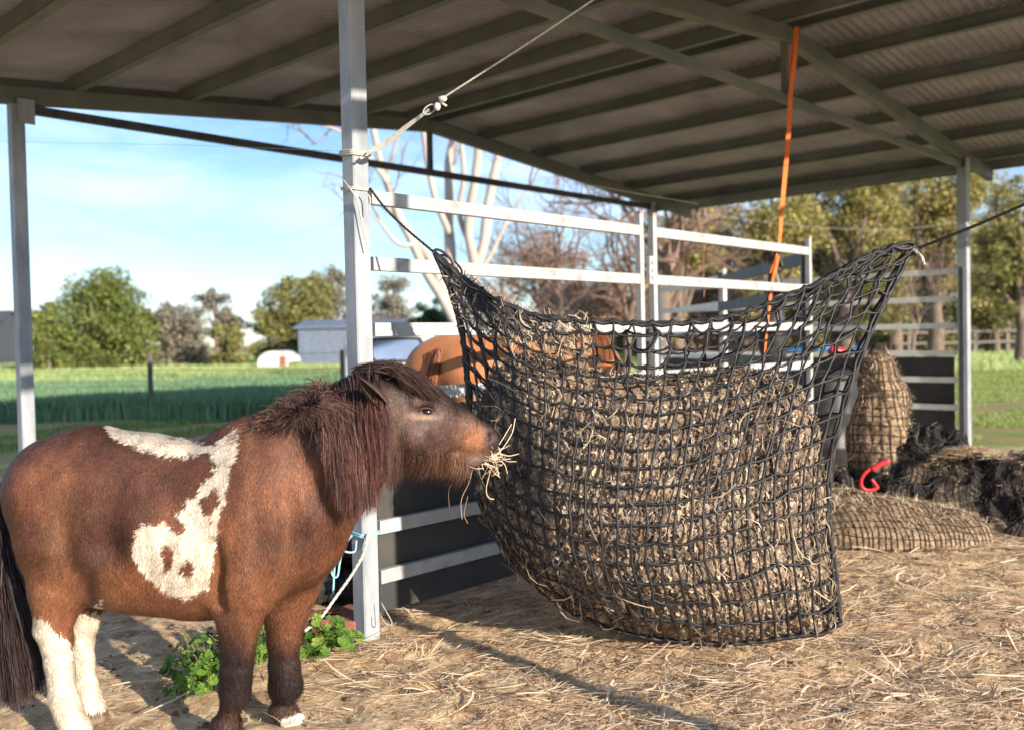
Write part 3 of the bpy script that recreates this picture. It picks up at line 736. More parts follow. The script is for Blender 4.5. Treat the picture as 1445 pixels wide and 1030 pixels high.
def mane_ctrl(r, N):
    j = rng.normal(0, 1, N)
    x0 = 437 + r * 92 + rng.normal(0, 3, N)
    y0 = np.interp(x0, [420, 440, 470, 500, 540], [570, 556, 538, 524, 522]) + rng.normal(0, 3, N) + 8
    Y0 = np.interp(x0, [400, 550], [3.08, 3.10]) + rng.normal(0, .02, N) - .02
    xe = 466 + r * 72 + rng.normal(0, 6, N); ye = np.interp(r, [0, .2, .5, .8, 1], [640, 715, 738, 722, 665]) - np.abs(rng.normal(0, 42, N))
    xm = x0 * .35 + xe * .65 + 2
    return np.stack([wpt(x0, y0, Y0), wpt(x0 * .6 + xm * .4, y0 + 12, Y0 - .13), wpt(xm, (y0 + ye) / 2, Y0 * 0 + 2.87), wpt(xe, ye, 2.89 + .03 * rng.random(N))], 1)
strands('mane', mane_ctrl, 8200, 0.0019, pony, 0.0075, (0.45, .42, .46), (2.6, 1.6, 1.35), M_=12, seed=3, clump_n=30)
def mane2_ctrl(r, N):   # wind-lifted tufts along the lower crest
    x0 = 338 + r * 125 + rng.normal(0, 4, N); y0 = np.interp(x0, [330, 380, 430, 470], [622, 592, 568, 545]) + rng.normal(0, 5, N) + 8
    Y0 = 3.06 + rng.normal(0, .03, N)
    L_ = (12 + 24 * rng.random(N)) * (.55 + .6 * r); a = np.interp(x0, [330, 470], [2.2, 1.75]) + rng.normal(0, .42, N)
    dx, dy_ = np.cos(a) * L_, -np.sin(a) * L_ * .8
    return np.stack([wpt(x0, y0, Y0), wpt(x0 + dx * .35, y0 + dy_ * .6, Y0), wpt(x0 + dx * .8, y0 + dy_ * .95, Y0 - .02), wpt(x0 + dx * 1.35, y0 + dy_ * .9 + 6, Y0 - .05)], 1)
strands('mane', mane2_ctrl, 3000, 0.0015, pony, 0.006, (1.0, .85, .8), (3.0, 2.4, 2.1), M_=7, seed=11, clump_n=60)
def mane3_ctrl(r, N):   # side hair between the two
    x0 = 412 + r * 46 + rng.normal(0, 5, N); y0 = np.interp(x0, [380, 430, 480], [588, 562, 540]) + 12 + rng.normal(0, 4, N)
    xe = x0 - 12 + 46 * r + rng.normal(0, 8, N); ye = y0 + 10 + 34 * rng.random(N) * (0.2 + r)
    Y0 = 3.05 + 0 * r
    return np.stack([wpt(x0, y0, Y0), wpt(x0 - 5, y0 + 8, Y0 - .10), wpt((x0 + xe) / 2, (y0 + ye) / 2, Y0 - .17), wpt(xe, ye, Y0 - .165)], 1)
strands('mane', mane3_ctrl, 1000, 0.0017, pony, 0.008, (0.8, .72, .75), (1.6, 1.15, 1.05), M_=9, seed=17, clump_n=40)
def fore_ctrl(r, N):
    x0 = 500 + r * 50 + rng.normal(0, 4, N); y0 = 527 + rng.normal(0, 4, N); Y0 = 3.13 + rng.normal(0, .03, N)
    s = rng.random(N)
    xe = 566 + 54 * s + rng.normal(0, 6, N); ye = 524 + (xe - 560) * .50 + rng.normal(0, 5, N) + 4
    return np.stack([wpt(x0, y0, Y0), wpt(x0 + 28, y0 - 13, Y0 - .02), wpt(xe - 22, ye - 20, Y0 - .03), wpt(xe, ye + 4, Y0 - .05)], 1)
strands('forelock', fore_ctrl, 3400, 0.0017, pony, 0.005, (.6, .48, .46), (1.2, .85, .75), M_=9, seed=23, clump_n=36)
def tail_ctrl(r, N):
    s = rng.random(N)
    x0 = 16 - 14 * s + rng.normal(0, 4, N); y0 = 672 + 56 * s
    xe = -22 + 92 * r + rng.normal(0, 5, N); ye = 1000 - 60 * rng.random(N) ** 2 - np.abs(r - .4) * 60
    Y0 = 3.17 + rng.normal(0, .025, N); Ye = 3.17 + rng.normal(0, .03, N)
    return np.stack([wpt(x0, y0, Y0), wpt(x0 - 10, y0 + 100, Y0), wpt(x0 * .3 + xe * .7 - 12, y0 * .3 + ye * .7 - 40, Ye), wpt(xe, ye, Ye)], 1)
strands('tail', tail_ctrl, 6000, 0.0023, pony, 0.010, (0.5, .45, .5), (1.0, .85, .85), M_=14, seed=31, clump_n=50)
# ear laid back against the mane
def ear(tipx, tipy, bx, by, Yb, Yt, w, parent, mname='coat'):
    b0 = W(bx, by, Yb); t0 = W(tipx, tipy, Yt); ax = t0 - b0; L_ = np.linalg.norm(ax); ax = ax / L_
    sd = nrm(np.cross(ax, np.array([0.0, -1, 0]))); nn = np.cross(sd, ax)
    t = np.linspace(0, 1, 12)[:, None]; a = np.linspace(-2.5, 2.5, 14)[None]
    rr = w * np.sin(np.pi * (0.22 + .78 * t)) ** .75 * (1 - t * .25) + .002
    Pg = b0 + (t * L_)[..., None] * ax + (rr * np.sin(a))[..., None] * sd - (rr * np.cos(a) * .8)[..., None] * nn
    Pg = Pg + (t ** 2 * .012)[..., None] * nn
    mb = MB(); mb.grid(Pg); mb.grid(Pg + ((rr * np.sin(a))[..., None] * sd - (rr * np.cos(a))[..., None] * nn) * -.08, flip=True)
    o = mb.build('ear', M[mname], parent, smooth=True)
    n = len(o.data.vertices); set_attr(o, 'coat', np.tile([0.045, .024, .02], (n, 1)))
    return o
ear(505, 531, 543, 574, 2.905, 2.86, .026, pony)
ear(520, 522, 552, 545, 3.20, 3.22, .022, pony)
# eye with heavy lids
M['eye'] = mat('dark_eye', [(0.3, (0.006, 0.004, 0.004)), (0.7, (0.02, 0.012, 0.01))], 5, 0.08, spec=0.9)
def sphere(mb, c, r, sx=(1, 1, 1), n=14):
    th = np.linspace(0.001, math.pi - .001, n)[:, None]; ph = np.linspace(0, 2 * math.pi, 2 * n)[None]
    P = np.stack([np.sin(th) * np.cos(ph), np.sin(th) * np.sin(ph), np.cos(th) + 0 * ph], -1) * np.asarray(sx) * r + c
    mb.grid(P, flip=True)
mb = MB(); sphere(mb, W(602, 580.5, yax(602) - .068), 0.0165, (1.15, .9, .72)); mb.build('eye', M['eye'], pony, smooth=True)
# eyelid: a dark arched fold above and lashes
mb = MB(); e0 = [W(x, y, yax(x) - dy) for x, y, dy in ((587, 583, .080), (594, 577, .087), (603, 575.5, .088), (611, 579, .084), (616, 584, .076))]
mb.tube(bez(e0, 16), np.array([.002] + [.0045] * 14 + [.002]), 8); o = mb.build('eyelid', M['coat'], pony, smooth=True); set_attr(o, 'coat', np.tile([.05, .026, .022], (len(o.data.vertices), 1)))

# ================================================================== HAY NET
TL_, TR_ = (614, 357), (1288, 349)
cT = bez([(614, 357), (650, 388), (700, 420), (762, 445), (850, 452), (930, 455), (1010, 449), (1075, 430), (1140, 404), (1210, 368), (1255, 348), (1288, 349)], 401)
cL = bez([(614, 357), (636, 415), (652, 480), (660, 560), (664, 640), (674, 700), (696, 752), (722, 790)], 401)
cR = bez([(1288, 349), (1262, 400), (1232, 462), (1206, 530), (1186, 600), (1173, 660), (1172, 740), (1180, 810), (1186, 878)], 401)
cB = bez([(722, 790), (762, 832), (808, 863), (870, 888), (950, 903), (1040, 907), (1120, 897), (1160, 893), (1186, 878)], 401)
def arc(c):
    d = np.concatenate([[0], np.cumsum(np.hypot(*np.diff(c, axis=0).T))]); t = np.linspace(0, 1, 401)
    return np.stack([np.interp(t, d / d[-1], c[:, k]) for k in (0, 1)], -1)
cT, cL, cR, cB = arc(cT), arc(cL), arc(cR), arc(cB)
def cv(c, t):
    t = np.clip(t, 0, 1) * 400; return np.stack([np.interp(t, np.arange(401), c[:, k]) for k in (0, 1)], -1)
def net_xy(u, v):
    u = np.asarray(u, float); v = np.asarray(v, float); U = u[..., None]; V = v[..., None]
    vs = v ** 1.12; Vs = vs[..., None]
    S = (1 - V) * cv(cT, u) + V * cv(cB, u) + (1 - U) * cv(cL, vs) + U * cv(cR, vs)
    S -= (1 - U) * (1 - V) * cT[0] + U * (1 - V) * cT[-1] + (1 - U) * V * cB[0] + U * V * cB[-1]
    return S
def net_rimY(u): return 3.92 - 0.14 * np.asarray(u, float)
def net_P(u, v, side=1, inset=0.0, bump=0.0):
    """front (side=1) or back (side=-1) face of the hanging bag"""
    S = net_xy(u, v)
    prof = np.interp(v, [0, .12, .3, .5, .7, .85, .95, 1], [0.03, .07, .20, .29, .33, .28, .16, 0.0])
    across = np.clip(np.sin(np.pi * np.clip(u, 0, 1)), 0, 1) ** 0.62
    Y = net_rimY(u) - side * (prof * across - inset) - bump * (side if side > 0 else -1)
    return WA(S[..., 0], S[..., 1], Y)
NC, NR = 26, 18
net = thing('hay_net', (W(930, 905, 3.85)[0], 3.85, W(930, 905, 3.85)[2]), 'big black knotted net sling hung from ropes and filled with hay', 'hay net')
def knot_uv(i, j, seed):
    """jittered grid of knots"""
    r = np.random.default_rng(seed); ji = r.normal(0, 1, (NC + 1, NR + 1, 2))
    return ji
def thread_layer(name, side, seed, rad):
    r = np.random.default_rng(seed)
    J = r.normal(0, 1, (NC + 1, NR + 1, 2)); 
    ui = np.arange(NC + 1) / NC; vj = np.arange(NR + 1) / NR
    U, V = np.meshgrid(ui, vj, indexing='ij')
    loose = np.clip(1.1 - V * 2.0, 0.22, 1)                      # slack and tangled above the hay
    inner = ((U > 0) & (U < 1) & (V > 0) & (V < 1))
    U = U + J[..., 0] * 0.0078 * np.maximum(loose, .42) * inner; V = V + J[..., 1] * 0.0098 * np.maximum(loose, .42) * inner
    # whole-net drift of the mesh lines
    Q = np.stack([U * 3, V * 3, 0 * U + seed], -1)
    U = U + vnoise(Q, 1.3, 3) * 0.010 * inner; V = V + vnoise(Q, 1.3, 4) * 0.014 * inner
    mb = MB(); sub = 4
    def run(us, vs, ra, seedk):
        t = np.linspace(0, len(us) - 1, (len(us) - 1) * sub + 1); k = np.arange(len(us))
        uu = np.interp(t, k, us); vv = np.interp(t, k, vs)
        sag = np.abs(np.sin(t * np.pi))
        P = net_P(uu, vv, side, 0.0, 0.004)
        above = np.clip(1 - vv * 2.4, 0, 1)
        P[:, 2] -= sag * (0.010 * above + .003)
        P += vnoise(P, 30, seedk % 50)[:, None] * 0.003
        knots = 1 + 0.55 * (np.abs(t - np.round(t)) < 0.01)
        mb.tube(P, ra * knots * (1 + 0.25 * vnoise(P, 12, 7)), 5)
    for j in range(0, NR + 1): run(U[:, j], V[:, j], rad * (1.0 if 0 < j < NR else 1.6), j)
    for i in range(0, NC + 1): run(U[i, :], V[i, :], rad * (1.0 if 0 < i < NC else 1.5), i + 60)
    return mb.build(name, M['net'], net, smooth=True)
fr = thread_layer('netting', 1, 5, 0.0052); fr['label'] = 'front face of black square mesh netting'
bk = thread_layer('netting', -1, 9, 0.0046); bk['label'] = 'back face of black square mesh netting'
# rim cords: bunched strands gathering into the two corners
def cord(name, parent, lanes, rad, seed, matn='net'):
    mb = MB()
    for k, P in enumerate(lanes): mb.tube(P, rad, 6)
    return mb.build(name, M[matn], parent, smooth=True)
uu = np.linspace(0, 1, 120)
lanes = []
for k in range(4):
    P = net_P(uu, np.abs(np.sin(uu * (17 + 3 * k) + k)) * 0.012 + 0.0, 1 if k < 2 else -1)
    P = P + np.stack([np.sin(uu * 90 + k * 2), np.cos(uu * 80 + k), np.sin(uu * 70 + 2 * k)], -1) * 0.005; lanes.append(P)
cord('rim_cord', net, lanes, 0.0058, 1)
for side_u, vmax in ((0.0, 1.0), (1.0, 1.0)):
    lanes = []; vv = np.linspace(0, vmax, 90)
    for k in range(3):
        P = net_P(np.full(90, side_u) + (0.006 * k if side_u == 0 else -0.006 * k), vv, 1 if k < 2 else -1)
        P = P + np.stack([np.sin(vv * 60 + k * 2), np.cos(vv * 50 + k), 0 * vv], -1) * 0.004; lanes.append(P)
    cord('side_cord', net, lanes, 0.0064, 2)
vv = np.linspace(0, 1, 160)
cord('bottom_cord', net, [net_P(vv, np.full(160, 1.0 - 0.003 * k), 1 if k == 0 else -1) + np.stack([0 * vv, np.sin(vv * 90 + k) * .004, np.cos(vv * 70 + k) * .004], -1) for k in range(2)], 0.0068, 3)
# bunched, tangled mesh near the two corners
for c_, u0, u1, n_ in ((0, .0, .30, 26), (1, .72, 1.0, 20)):
    mb = MB()
    for k in range(n_):
        a = rng.random(2); t = np.linspace(0, 1, 22); e = (u0 + (u1 - u0) * (.25 + .75 * a[0])) if c_ == 0 else (u1 - (u1 - u0) * (.25 + .75 * a[0]))
        s_ = u0 if c_ == 0 else u1; u = s_ + (e - s_) * t; v = .002 + t * a[1] * (.16 if c_ == 0 else .07) + .014 * np.sin(t * rng.uniform(4, 14) + k)
        mb.tube(net_P(np.clip(u, 0, 1), np.clip(v, 0, 1), 1 if k % 2 else -1) + rng.normal(0, .003, (22, 3)), rng.uniform(.0035, .0055), 5)
    mb.build('gathered_mesh', M['net'], net, smooth=True)
# corner loops
def loop_pts(c, w, h, ang, Y, n=26):
    t = np.linspace(0, 2 * np.pi, n); x = np.cos(t) * w; y = np.sin(t) * h
    return WA(c[0] + x * math.cos(ang) - y * math.sin(ang), c[1] + x * math.sin(ang) + y * math.cos(ang), np.full(n, Y))
mb = MB(); mb.tube(loop_pts((626, 365), 17, 6.5, 0.75, 3.91), 0.006, 6); mb.tube(loop_pts((636, 374), 20, 7, 0.7, 3.93), 0.005, 6); mb.build('corner_loop', M['net'], net, smooth=True)
mb = MB(); mb.tube(loop_pts((1258, 362), 36, 11, -0.50, 3.77), 0.0068, 6); mb.tube(loop_pts((1240, 378), 42, 9, -0.62, 3.79), 0.0055, 6)
sphere(mb, W(1291, 354, 3.78), 0.016, (1, 1, 1.3)); mb.build('corner_loop', M['net'], net, smooth=True)
# gathered tuft at the low right corner
mb = MB()
for k in range(14):
    p0 = net_P(np.array([0.985]), np.array([0.96]), 1)[0]; p1 = p0 + np.array([rng.normal(.0, .02), rng.normal(0, .02), -0.045 * rng.random() + .01]); mb.tube(bez([p0, (p0 + p1) / 2 + rng.normal(0, .012, 3), p1], 8), 0.0045, 5)
mb.build('corner_knot', M['net'], net, smooth=True)

# ---- hay inside the net
M['haymass'] = mat('packed_hay', [(0.25, (0.045, 0.030, 0.022)), (0.42, (0.16, 0.108, 0.076)), (0.58, (0.31, 0.22, 0.155)), (0.76, (0.50, 0.38, 0.26))], 9, 0.9, 0.012, 90, stretch=(1, 1, .6), detail=14, dist=1.6)
M['haystem'] = mat('hay_stems', [(0.26, (0.045, 0.034, 0.028)), (0.44, (0.165, 0.128, 0.105)), (0.55, (0.33, 0.255, 0.19)), (0.70, (0.60, 0.48, 0.335)), (0.85, (0.52, 0.49, 0.34))], 3.6, 0.75, island=0.45, transl=0.12, stretch=(1.8, 1, .55), dist=.8)
def hay_v0(u):
    return np.interp(u, [0, .05, .10, .17, .25, .36, .46, .56, .66, .76, .85, .93, 1], [.62, .48, .32, .22, .19, .21, .225, .21, .23, .29, .38, .51, .70])
def hay_P(u, w, side, extra=0.0):
    v0 = hay_v0(u); v = v0 + (1 - v0) * w * .995
    close = np.clip(1 - w * 7, 0, 1) ** 2
    inset = 0.034 + 0.0 * w
    prof = np.interp(v, [0, .12, .3, .5, .7, .85, .95, 1], [0.03, .07, .20, .29, .33, .28, .16, 0.0]); across = np.clip(np.sin(np.pi * u), 0, 1) ** 0.62
    depth = (prof * across) * (1 - close) 
    pil = np.abs(np.sin(np.pi * u * NC) * np.sin(np.pi * v * NR)) ** .6 * 0.014
    S = net_xy(u, v)
    Y = net_rimY(u) - side * np.maximum(depth - inset + pil * (1 - close) + extra * (depth > .03), 0)
    return WA(S[..., 0], S[..., 1], Y), v
mb = MB()
for side in (1, -1):
    n1, n2 = (300, 230) if side == 1 else (120, 90)
    U, Wv = np.meshgrid(np.linspace(0.004, 0.996, n1), np.linspace(0, 1, n2), indexing='ij')
    P, _ = hay_P(U, Wv, side)
    nn = fbm(P, 16, 4, 60) * 0.016 + np.abs(fbm(P * [1, 1, .6], 70, 2, 61)) * 0.012 - .004
    edge = np.clip(Wv * 12, 0, 1) * np.clip((1 - Wv) * 14, 0.15, 1) * np.clip(U * 14, 0.1, 1) * np.clip((1 - U) * 14, .1, 1)
    P[..., 1] -= side * nn * edge; P[..., 2] += fbm(P, 22, 3, 63) * 0.03 * np.clip(1 - Wv * 6, 0, 1)
    mb.grid(P, flip=(side == -1))
hay = mb.build('hay', M['haymass'], smooth=True, loc=(W(930, 905, 3.85)[0], 3.85, W(930, 905, 3.85)[2]))
tag(hay, 'packed brown hay and straw bulging inside the hanging net', 'hay', kind='stuff')
mb = MB()
def hay_blades(N, lr, wr, urange=(0.01, .995), wrange=(0, 1), out=(0.0, .014), side=1, vert=0.7, curve=.18):
    u = rng.uniform(*urange, N); w = wrange[0] + (wrange[1] - wrange[0]) * rng.random(N)
    P, _ = hay_P(u, w, side); P2, _ = hay_P(np.clip(u + .01, 0, 1), w, side); P3, _ = hay_P(u, np.clip(w + .015, 0, 1), side)
    tu = nrm(P2 - P); tv = nrm(P3 - P); nn = nrm(np.cross(tv, tu)); nn = np.where((nn[:, 1] * side > 0)[:, None], -nn, nn)
    ang = np.where(rng.random(N) < vert, rng.normal(1.57, .45, N), rng.uniform(0, 3.14, N))
    d = nrm(tu * np.cos(ang)[:, None] + tv * np.sin(ang)[:, None] + nn * rng.normal(0, .16, (N, 1)))
    sx = np.cross(d, nn); ln = rng.uniform(*lr, N) * (.4 + .6 * rng.random(N)); wd = rng.uniform(*wr, N)
    t = np.linspace(-.5, .5, 5)[None]; c = rng.normal(0, curve, N) * ln; c2 = rng.normal(0, curve * .35, N) * ln
    base = P + nn * rng.uniform(*out, N)[:, None]
    PP_ = base[:, None] + d[:, None] * (t * ln[:, None])[..., None] + sx[:, None] * ((t * t * 4 - .3) * c[:, None])[..., None] + nn[:, None] * ((-(t * t * 4) + .4) * np.abs(c2)[:, None])[..., None]
    sv = nrm(sx + nn * rng.normal(0, .5, (N, 1)))
    mb.ribbons(PP_, np.repeat(sv[:, None], 5, 1), wd[:, None] * np.clip(1.2 - np.abs(t) * 1.6, .15, 1))
hay_blades(7000, (.02, .06), (.0018, .0042), out=(-.004, .006))
hay_blades(9000, (.018, .048), (.008, .024), out=(-.006, .006), vert=.5, curve=.3)
hay_blades(1500, (.06, .15), (.0022, .005), out=(.0, .018))
hay_blades(170, (.10, .20), (.003, .006), out=(.03, .045), vert=.45, curve=.5)
hay_blades(2600, (.03, .09), (.002, .005), wrange=(0, .035), out=(-.01, .02), vert=.7)
hay_blades(5000, (.03, .08), (.0025, .006), side=-1)
# thin scatter caught high in the left corner
n = 900; u = rng.uniform(.02, .34, n); v = rng.uniform(.01, .24, n) * (1 - u); P = net_P(u, v, 1, .02) + rng.normal(0, .012, (n, 3))
ang = rng.normal(1.2, .6, n); d = np.stack([np.cos(ang), rng.normal(0, .2, n), -np.sin(ang)], -1); t = np.linspace(-.5, .5, 5)[None]; ln = rng.uniform(.02, .11, n)
sx = nrm(np.stack([d[:, 2], 0 * ang, -d[:, 0]], -1)); c = rng.normal(0, .2, n) * ln
mb.ribbons(P[:, None] + d[:, None] * (t * ln[:, None])[..., None] + sx[:, None] * ((t * t * 4 - .3) * c[:, None])[..., None], np.repeat(sx[:, None], 5, 1), rng.uniform(.002, .006, (n, 1)) * np.clip(1.2 - np.abs(t) * 1.6, .15, 1))
stems = mb.build('hay_stems', M['haystem'], loc=(W(930, 905, 3.85)[0], 3.85, W(930, 905, 3.85)[2]))
tag(stems, 'loose straw stems and leaf flakes poking through the mesh of the full hay net', 'hay stems', kind='stuff')

# straws hanging from the pony's mouth
mb = MB()
for pts, r in (([(688, 650), (676, 645), (700, 632), (722, 598)], .0022), ([(690, 648), (706, 636), (722, 612), (727, 590)], .0020), ([(684, 652), (692, 660), (686, 690), (690, 702), (697, 704)], .0022),
               ([(668, 655), (662, 680), (651, 705), (652, 732)], .0016), ([(650, 655), (634, 690), (634, 715)], .0014), ([(690, 650), (700, 646), (712, 655), (716, 668)], .002), ([(690, 644), (705, 640), (718, 643), (732, 640)], .0022),
               ([(684, 654), (700, 660), (704, 672)], .0024), ([(660, 700), (655, 725), (660, 738)], .0014)):
    mb.tube(bez([W(x, y, 3.245 + .02 * k) for k, (x, y) in enumerate(pts)], 14), r * .7, 5)
for k in range(60):
    x, y = 694 + rng.normal(0, 9), 648 + rng.normal(0, 8); a = rng.uniform(0, 6.28); l = 8 + 14 * rng.random(); Y = 3.27 + rng.normal(0, .025)
    mb.tube(np.array([W(x, y, Y), W(x + l * .5 * math.cos(a), y + l * .5 * math.sin(a) + 2, Y - .01), W(x + l * math.cos(a), y + l * math.sin(a), Y)]), .0010, 4)
tag(mb.build('wisp_of_hay', M['straw'], loc=W(690, 650, 3.25)), 'wisp of yellow hay hanging from the brown pony mouth', 'hay wisp')

# ================================================================== ROPES AND STRAPS
def rope(name, pts, r, mt, label, cat='rope', n=40, twist=True, parent=None):
    P = bez(pts, n); mb = MB()
    if twist:
        L_ = np.concatenate([[0], np.cumsum(np.linalg.norm(np.diff(P, axis=0), axis=1))])
        m_ = max(n, int(L_[-1] / (r * 2.2))); m_ = min(m_, 900); t = np.linspace(0, L_[-1], m_); P = np.stack([np.interp(t, L_, P[:, k]) for k in range(3)], -1)
        d = nrm(np.gradient(P, axis=0)); a = nrm(np.cross(d, [0, 0.3, 1.0])); b2 = np.cross(d, a)
        for k in range(3):
            ph = t / (r * 5.5) * 2 * math.pi / 2 + k * 2.094
            mb.tube(P + (np.cos(ph)[:, None] * a + np.sin(ph)[:, None] * b2) * r * .5, r * .62, 5)
    else: mb.tube(P, r, 7)
    if parent is not None: return mb.build(name, M[mt], parent, smooth=True)
    o = mb.build(name, M[mt], smooth=True, loc=P[0]); tag(o, label, cat); return o
# left tie of the net: from a wrap round the post to the net corner
pj = W(520, 268, 4.06)
rope('tie_rope', [W(522, 266, 4.10), W(545, 296, 4.04), W(575, 325, 3.98), W(612, 356, 3.92)], .0055, 'net', 'dark cord tying the left corner of the hay net to the near post')
pR = W(1290, 353, 3.78); pE = pR + (W(1445, 284, 3.55) - pR) * 1.9
rope('tie_rope', [pR, pR + (pE - pR) * .33 - [0, 0, .012], pR + (pE - pR) * .66 - [0, 0, .012], pE], .0062, 'net', 'black rope pulling the right corner of the hay net up towards the right')
rope('tie_rope', [W(1288, 352, 3.77), W(1300, 362, 3.74), W(1304, 374, 3.75)], .006, 'rope_w', 'frayed short rope end at the right corner of the hay net', n=10)
# pale sling strap and thin rope up from the near post
a0 = W(517, 216, 4.00); a1 = W(606, 155, 3.86); 
mb = MB(); P = bez([a0, W(545, 202, 3.97), W(575, 178, 3.92), a1], 24); wdt = np.interp(np.linspace(0, 1, 24), [0, .15, .6, 1], [.010, .026, .020, .012]); 
sd = nrm(np.cross(np.gradient(P, axis=0), np.array([0, 1.0, 0])))
g = np.stack([P - sd * wdt[:, None] / 2, P + [0, -.003, 0], P + sd * wdt[:, None] / 2], 1); mb.grid(g); mb.grid(g + [0, .003, 0], flip=True)
strapw = thing('hanging_sling', a0, 'pale webbing sling with a knotted rope running up from the near post', 'sling')
mb.build('webbing', M['rope_w'], strapw, smooth=True)
mb = MB(); mb.tube(loop_pts((606, 155), 10, 5.5, -.6, 3.86, 20), .0035, 6); mb.build('ring', M['galv'], strapw, smooth=True)
mb = MB(); sphere(mb, W(617, 151, 3.84), .014, (1, 1, 1.25)); sphere(mb, W(625, 140, 3.83), .013, (1.3, 1, 1)); 
for dx, dy in ((6, -7), (8, 5), (-2, -8)): mb.tube([W(622, 145, 3.84), W(622 + dx, 145 + dy, 3.83)], .005, 5)
mb.build('knot', M['rope_w'], strapw, smooth=True)
e0 = W(626, 138, 3.83); e1 = W(828, 4, 3.62); e1 = e0 + (e1 - e0) * 1.5
rope('rope', [e0, (e0 + e1) / 2 - [0, 0, .008], e1], .0042, 'rope_w', '', parent=strapw, n=60)
# wraps round the near post
def wrap(name, z, turns, r, mt, label, tail=None, hw=.050):
    pts = []
    for t in np.linspace(0, turns, int(turns * 28)):
        a = t * 2 * math.pi; cx, cy = math.cos(a), math.sin(a); m_ = max(abs(cx), abs(cy)); k = hw / m_ * (0.94 + .06 * m_)
        pts.append(SH(cx * k, cy * k, z + t * r * 2.0 * (1 if turns > 1 else 0) + .006 * math.sin(a)))
    mb = MB(); mb.tube(pts, r, 6)
    for tl in (tail or []): mb.tube(bez(tl, 30), r, 6)
    o = mb.build(name, M[mt], smooth=True, loc=SH(0, 0, z)); tag(o, label, 'rope'); return o
zt = W(517, 217, 4.05)[2]
wrap('rope_wrap', zt, 3, .0042, 'rope_w', 'pale cord knotted round the near post where the webbing sling starts', [[W(517, 216, 4.04), W(510, 224, 4.02), W(508, 222, 4.02)]])
zt = W(515, 268, 4.08)[2]
wrap('rope_wrap', zt, 2, .0036, 'rope_w', 'thin twine looped diagonally on the near post beside the top rail', [[W(484, 254, 4.10), W(495, 268, 4.04), W(505, 285, 4.03), W(512, 320, 4.04), W(521, 352, 4.05)], [W(515, 272, 4.04), W(522, 280, 4.04), W(521, 300, 4.05)]])
# light blue rope bow and pale hose low on the post
zb = W(500, 755, 4.1)[2]
wrap('blue_rope', zb, 2, .0045, 'rope_b', 'light blue rope tied in a long bow low on the near post', [
    [W(497, 756, 4.03), W(478, 752, 4.0), W(470, 775, 3.98), W(468, 808, 3.98), W(476, 813, 3.98), W(480, 790, 3.98), W(488, 760, 4.0)],
    [W(495, 757, 4.02), W(486, 768, 4.0), W(476, 778, 3.98), W(472, 800, 3.98), W(470, 838, 3.98)], [W(493, 755, 4.02), W(484, 775, 4.0), W(500, 778, 4.02), W(503, 762, 4.02)]])
rope('pale_rope', [W(519, 752, 4.04), W(514, 778, 4.02), W(498, 808, 3.98), W(474, 842, 3.92), W(452, 872, 3.84), W(430, 890, 3.78)], .0065, 'rope_w', 'pale thick rope sagging from the near post down to the green weeds')
rope('twine', [W(537, 868, 4.03), W(545, 880, 4.0), W(553, 878, 4.0), W(538, 850, 4.05)], .002, 'rope_w', 'short loop of twine at the foot of the near post', twist=False, cat='twine')
# orange ratchet strap from the ridge
Ys = SH(SPAN / 2, 0, 0)[1]
st = thing('ratchet_strap', SH(SPAN / 2, 0, EAVE), 'long orange ratchet strap hanging from the shed frame behind the hay net', 'strap')
def strap(pts, w, Yoff=0):
    P = bez(pts, 60); sd = np.array([0.9, .3, 0]); sd = np.tile(sd, (60, 1)); tw = np.linspace(-.6, 1.3, 60) + .5 * np.sin(np.linspace(0, 9, 60)); sd = nrm(np.stack([np.cos(tw * .5), np.sin(tw * .5), 0 * tw], -1))
    g = np.stack([P - sd * w / 2, P + sd * w / 2], 1); mb = MB(); mb.grid(g); mb.grid(g + np.array([.0, .003, 0]), flip=True); return mb
strap([W(1124, 38, Ys - .1), W(1121, 90, Ys - .12), W(1116, 130, Ys - .1), W(1112, 200, Ys - .08), W(1104, 290, Ys - .08), W(1099, 350, Ys - .08), W(1088, 386, Ys - .08)], .034).build('webbing', M['orange'], st, smooth=True)
strap([W(1113, 62, Ys + .02), W(1115, 95, Ys + .03), W(1116, 132, Ys - .06)], .026).build('webbing', M['orange'], st, smooth=True)
strap([W(1100, 350, Ys - .07), W(1096, 375, Ys - .10), W(1090, 400, Ys - .1), W(1084, 450, Ys - .1), W(1078, 514, Ys - .1)], .022).build('webbing', M['orange'], st, smooth=True)
mb = MB(); c = W(1094, 372, Ys - .02)
mb.box(c, (1, 0, 0), (0, 1, 0), (0, 0, 1), .035, .022, .055); mb.box(c + [.0, -.03, .02], (1, 0, 0), (0, .9, .4), (0, -.4, .9), .028, .012, .06); mb.box(c + [.02, -.045, .03], (.9, 0, .3), (0, 1, 0), (-.3, 0, .9), .01, .02, .06)
mb.build('ratchet', M['blackpl'], st)
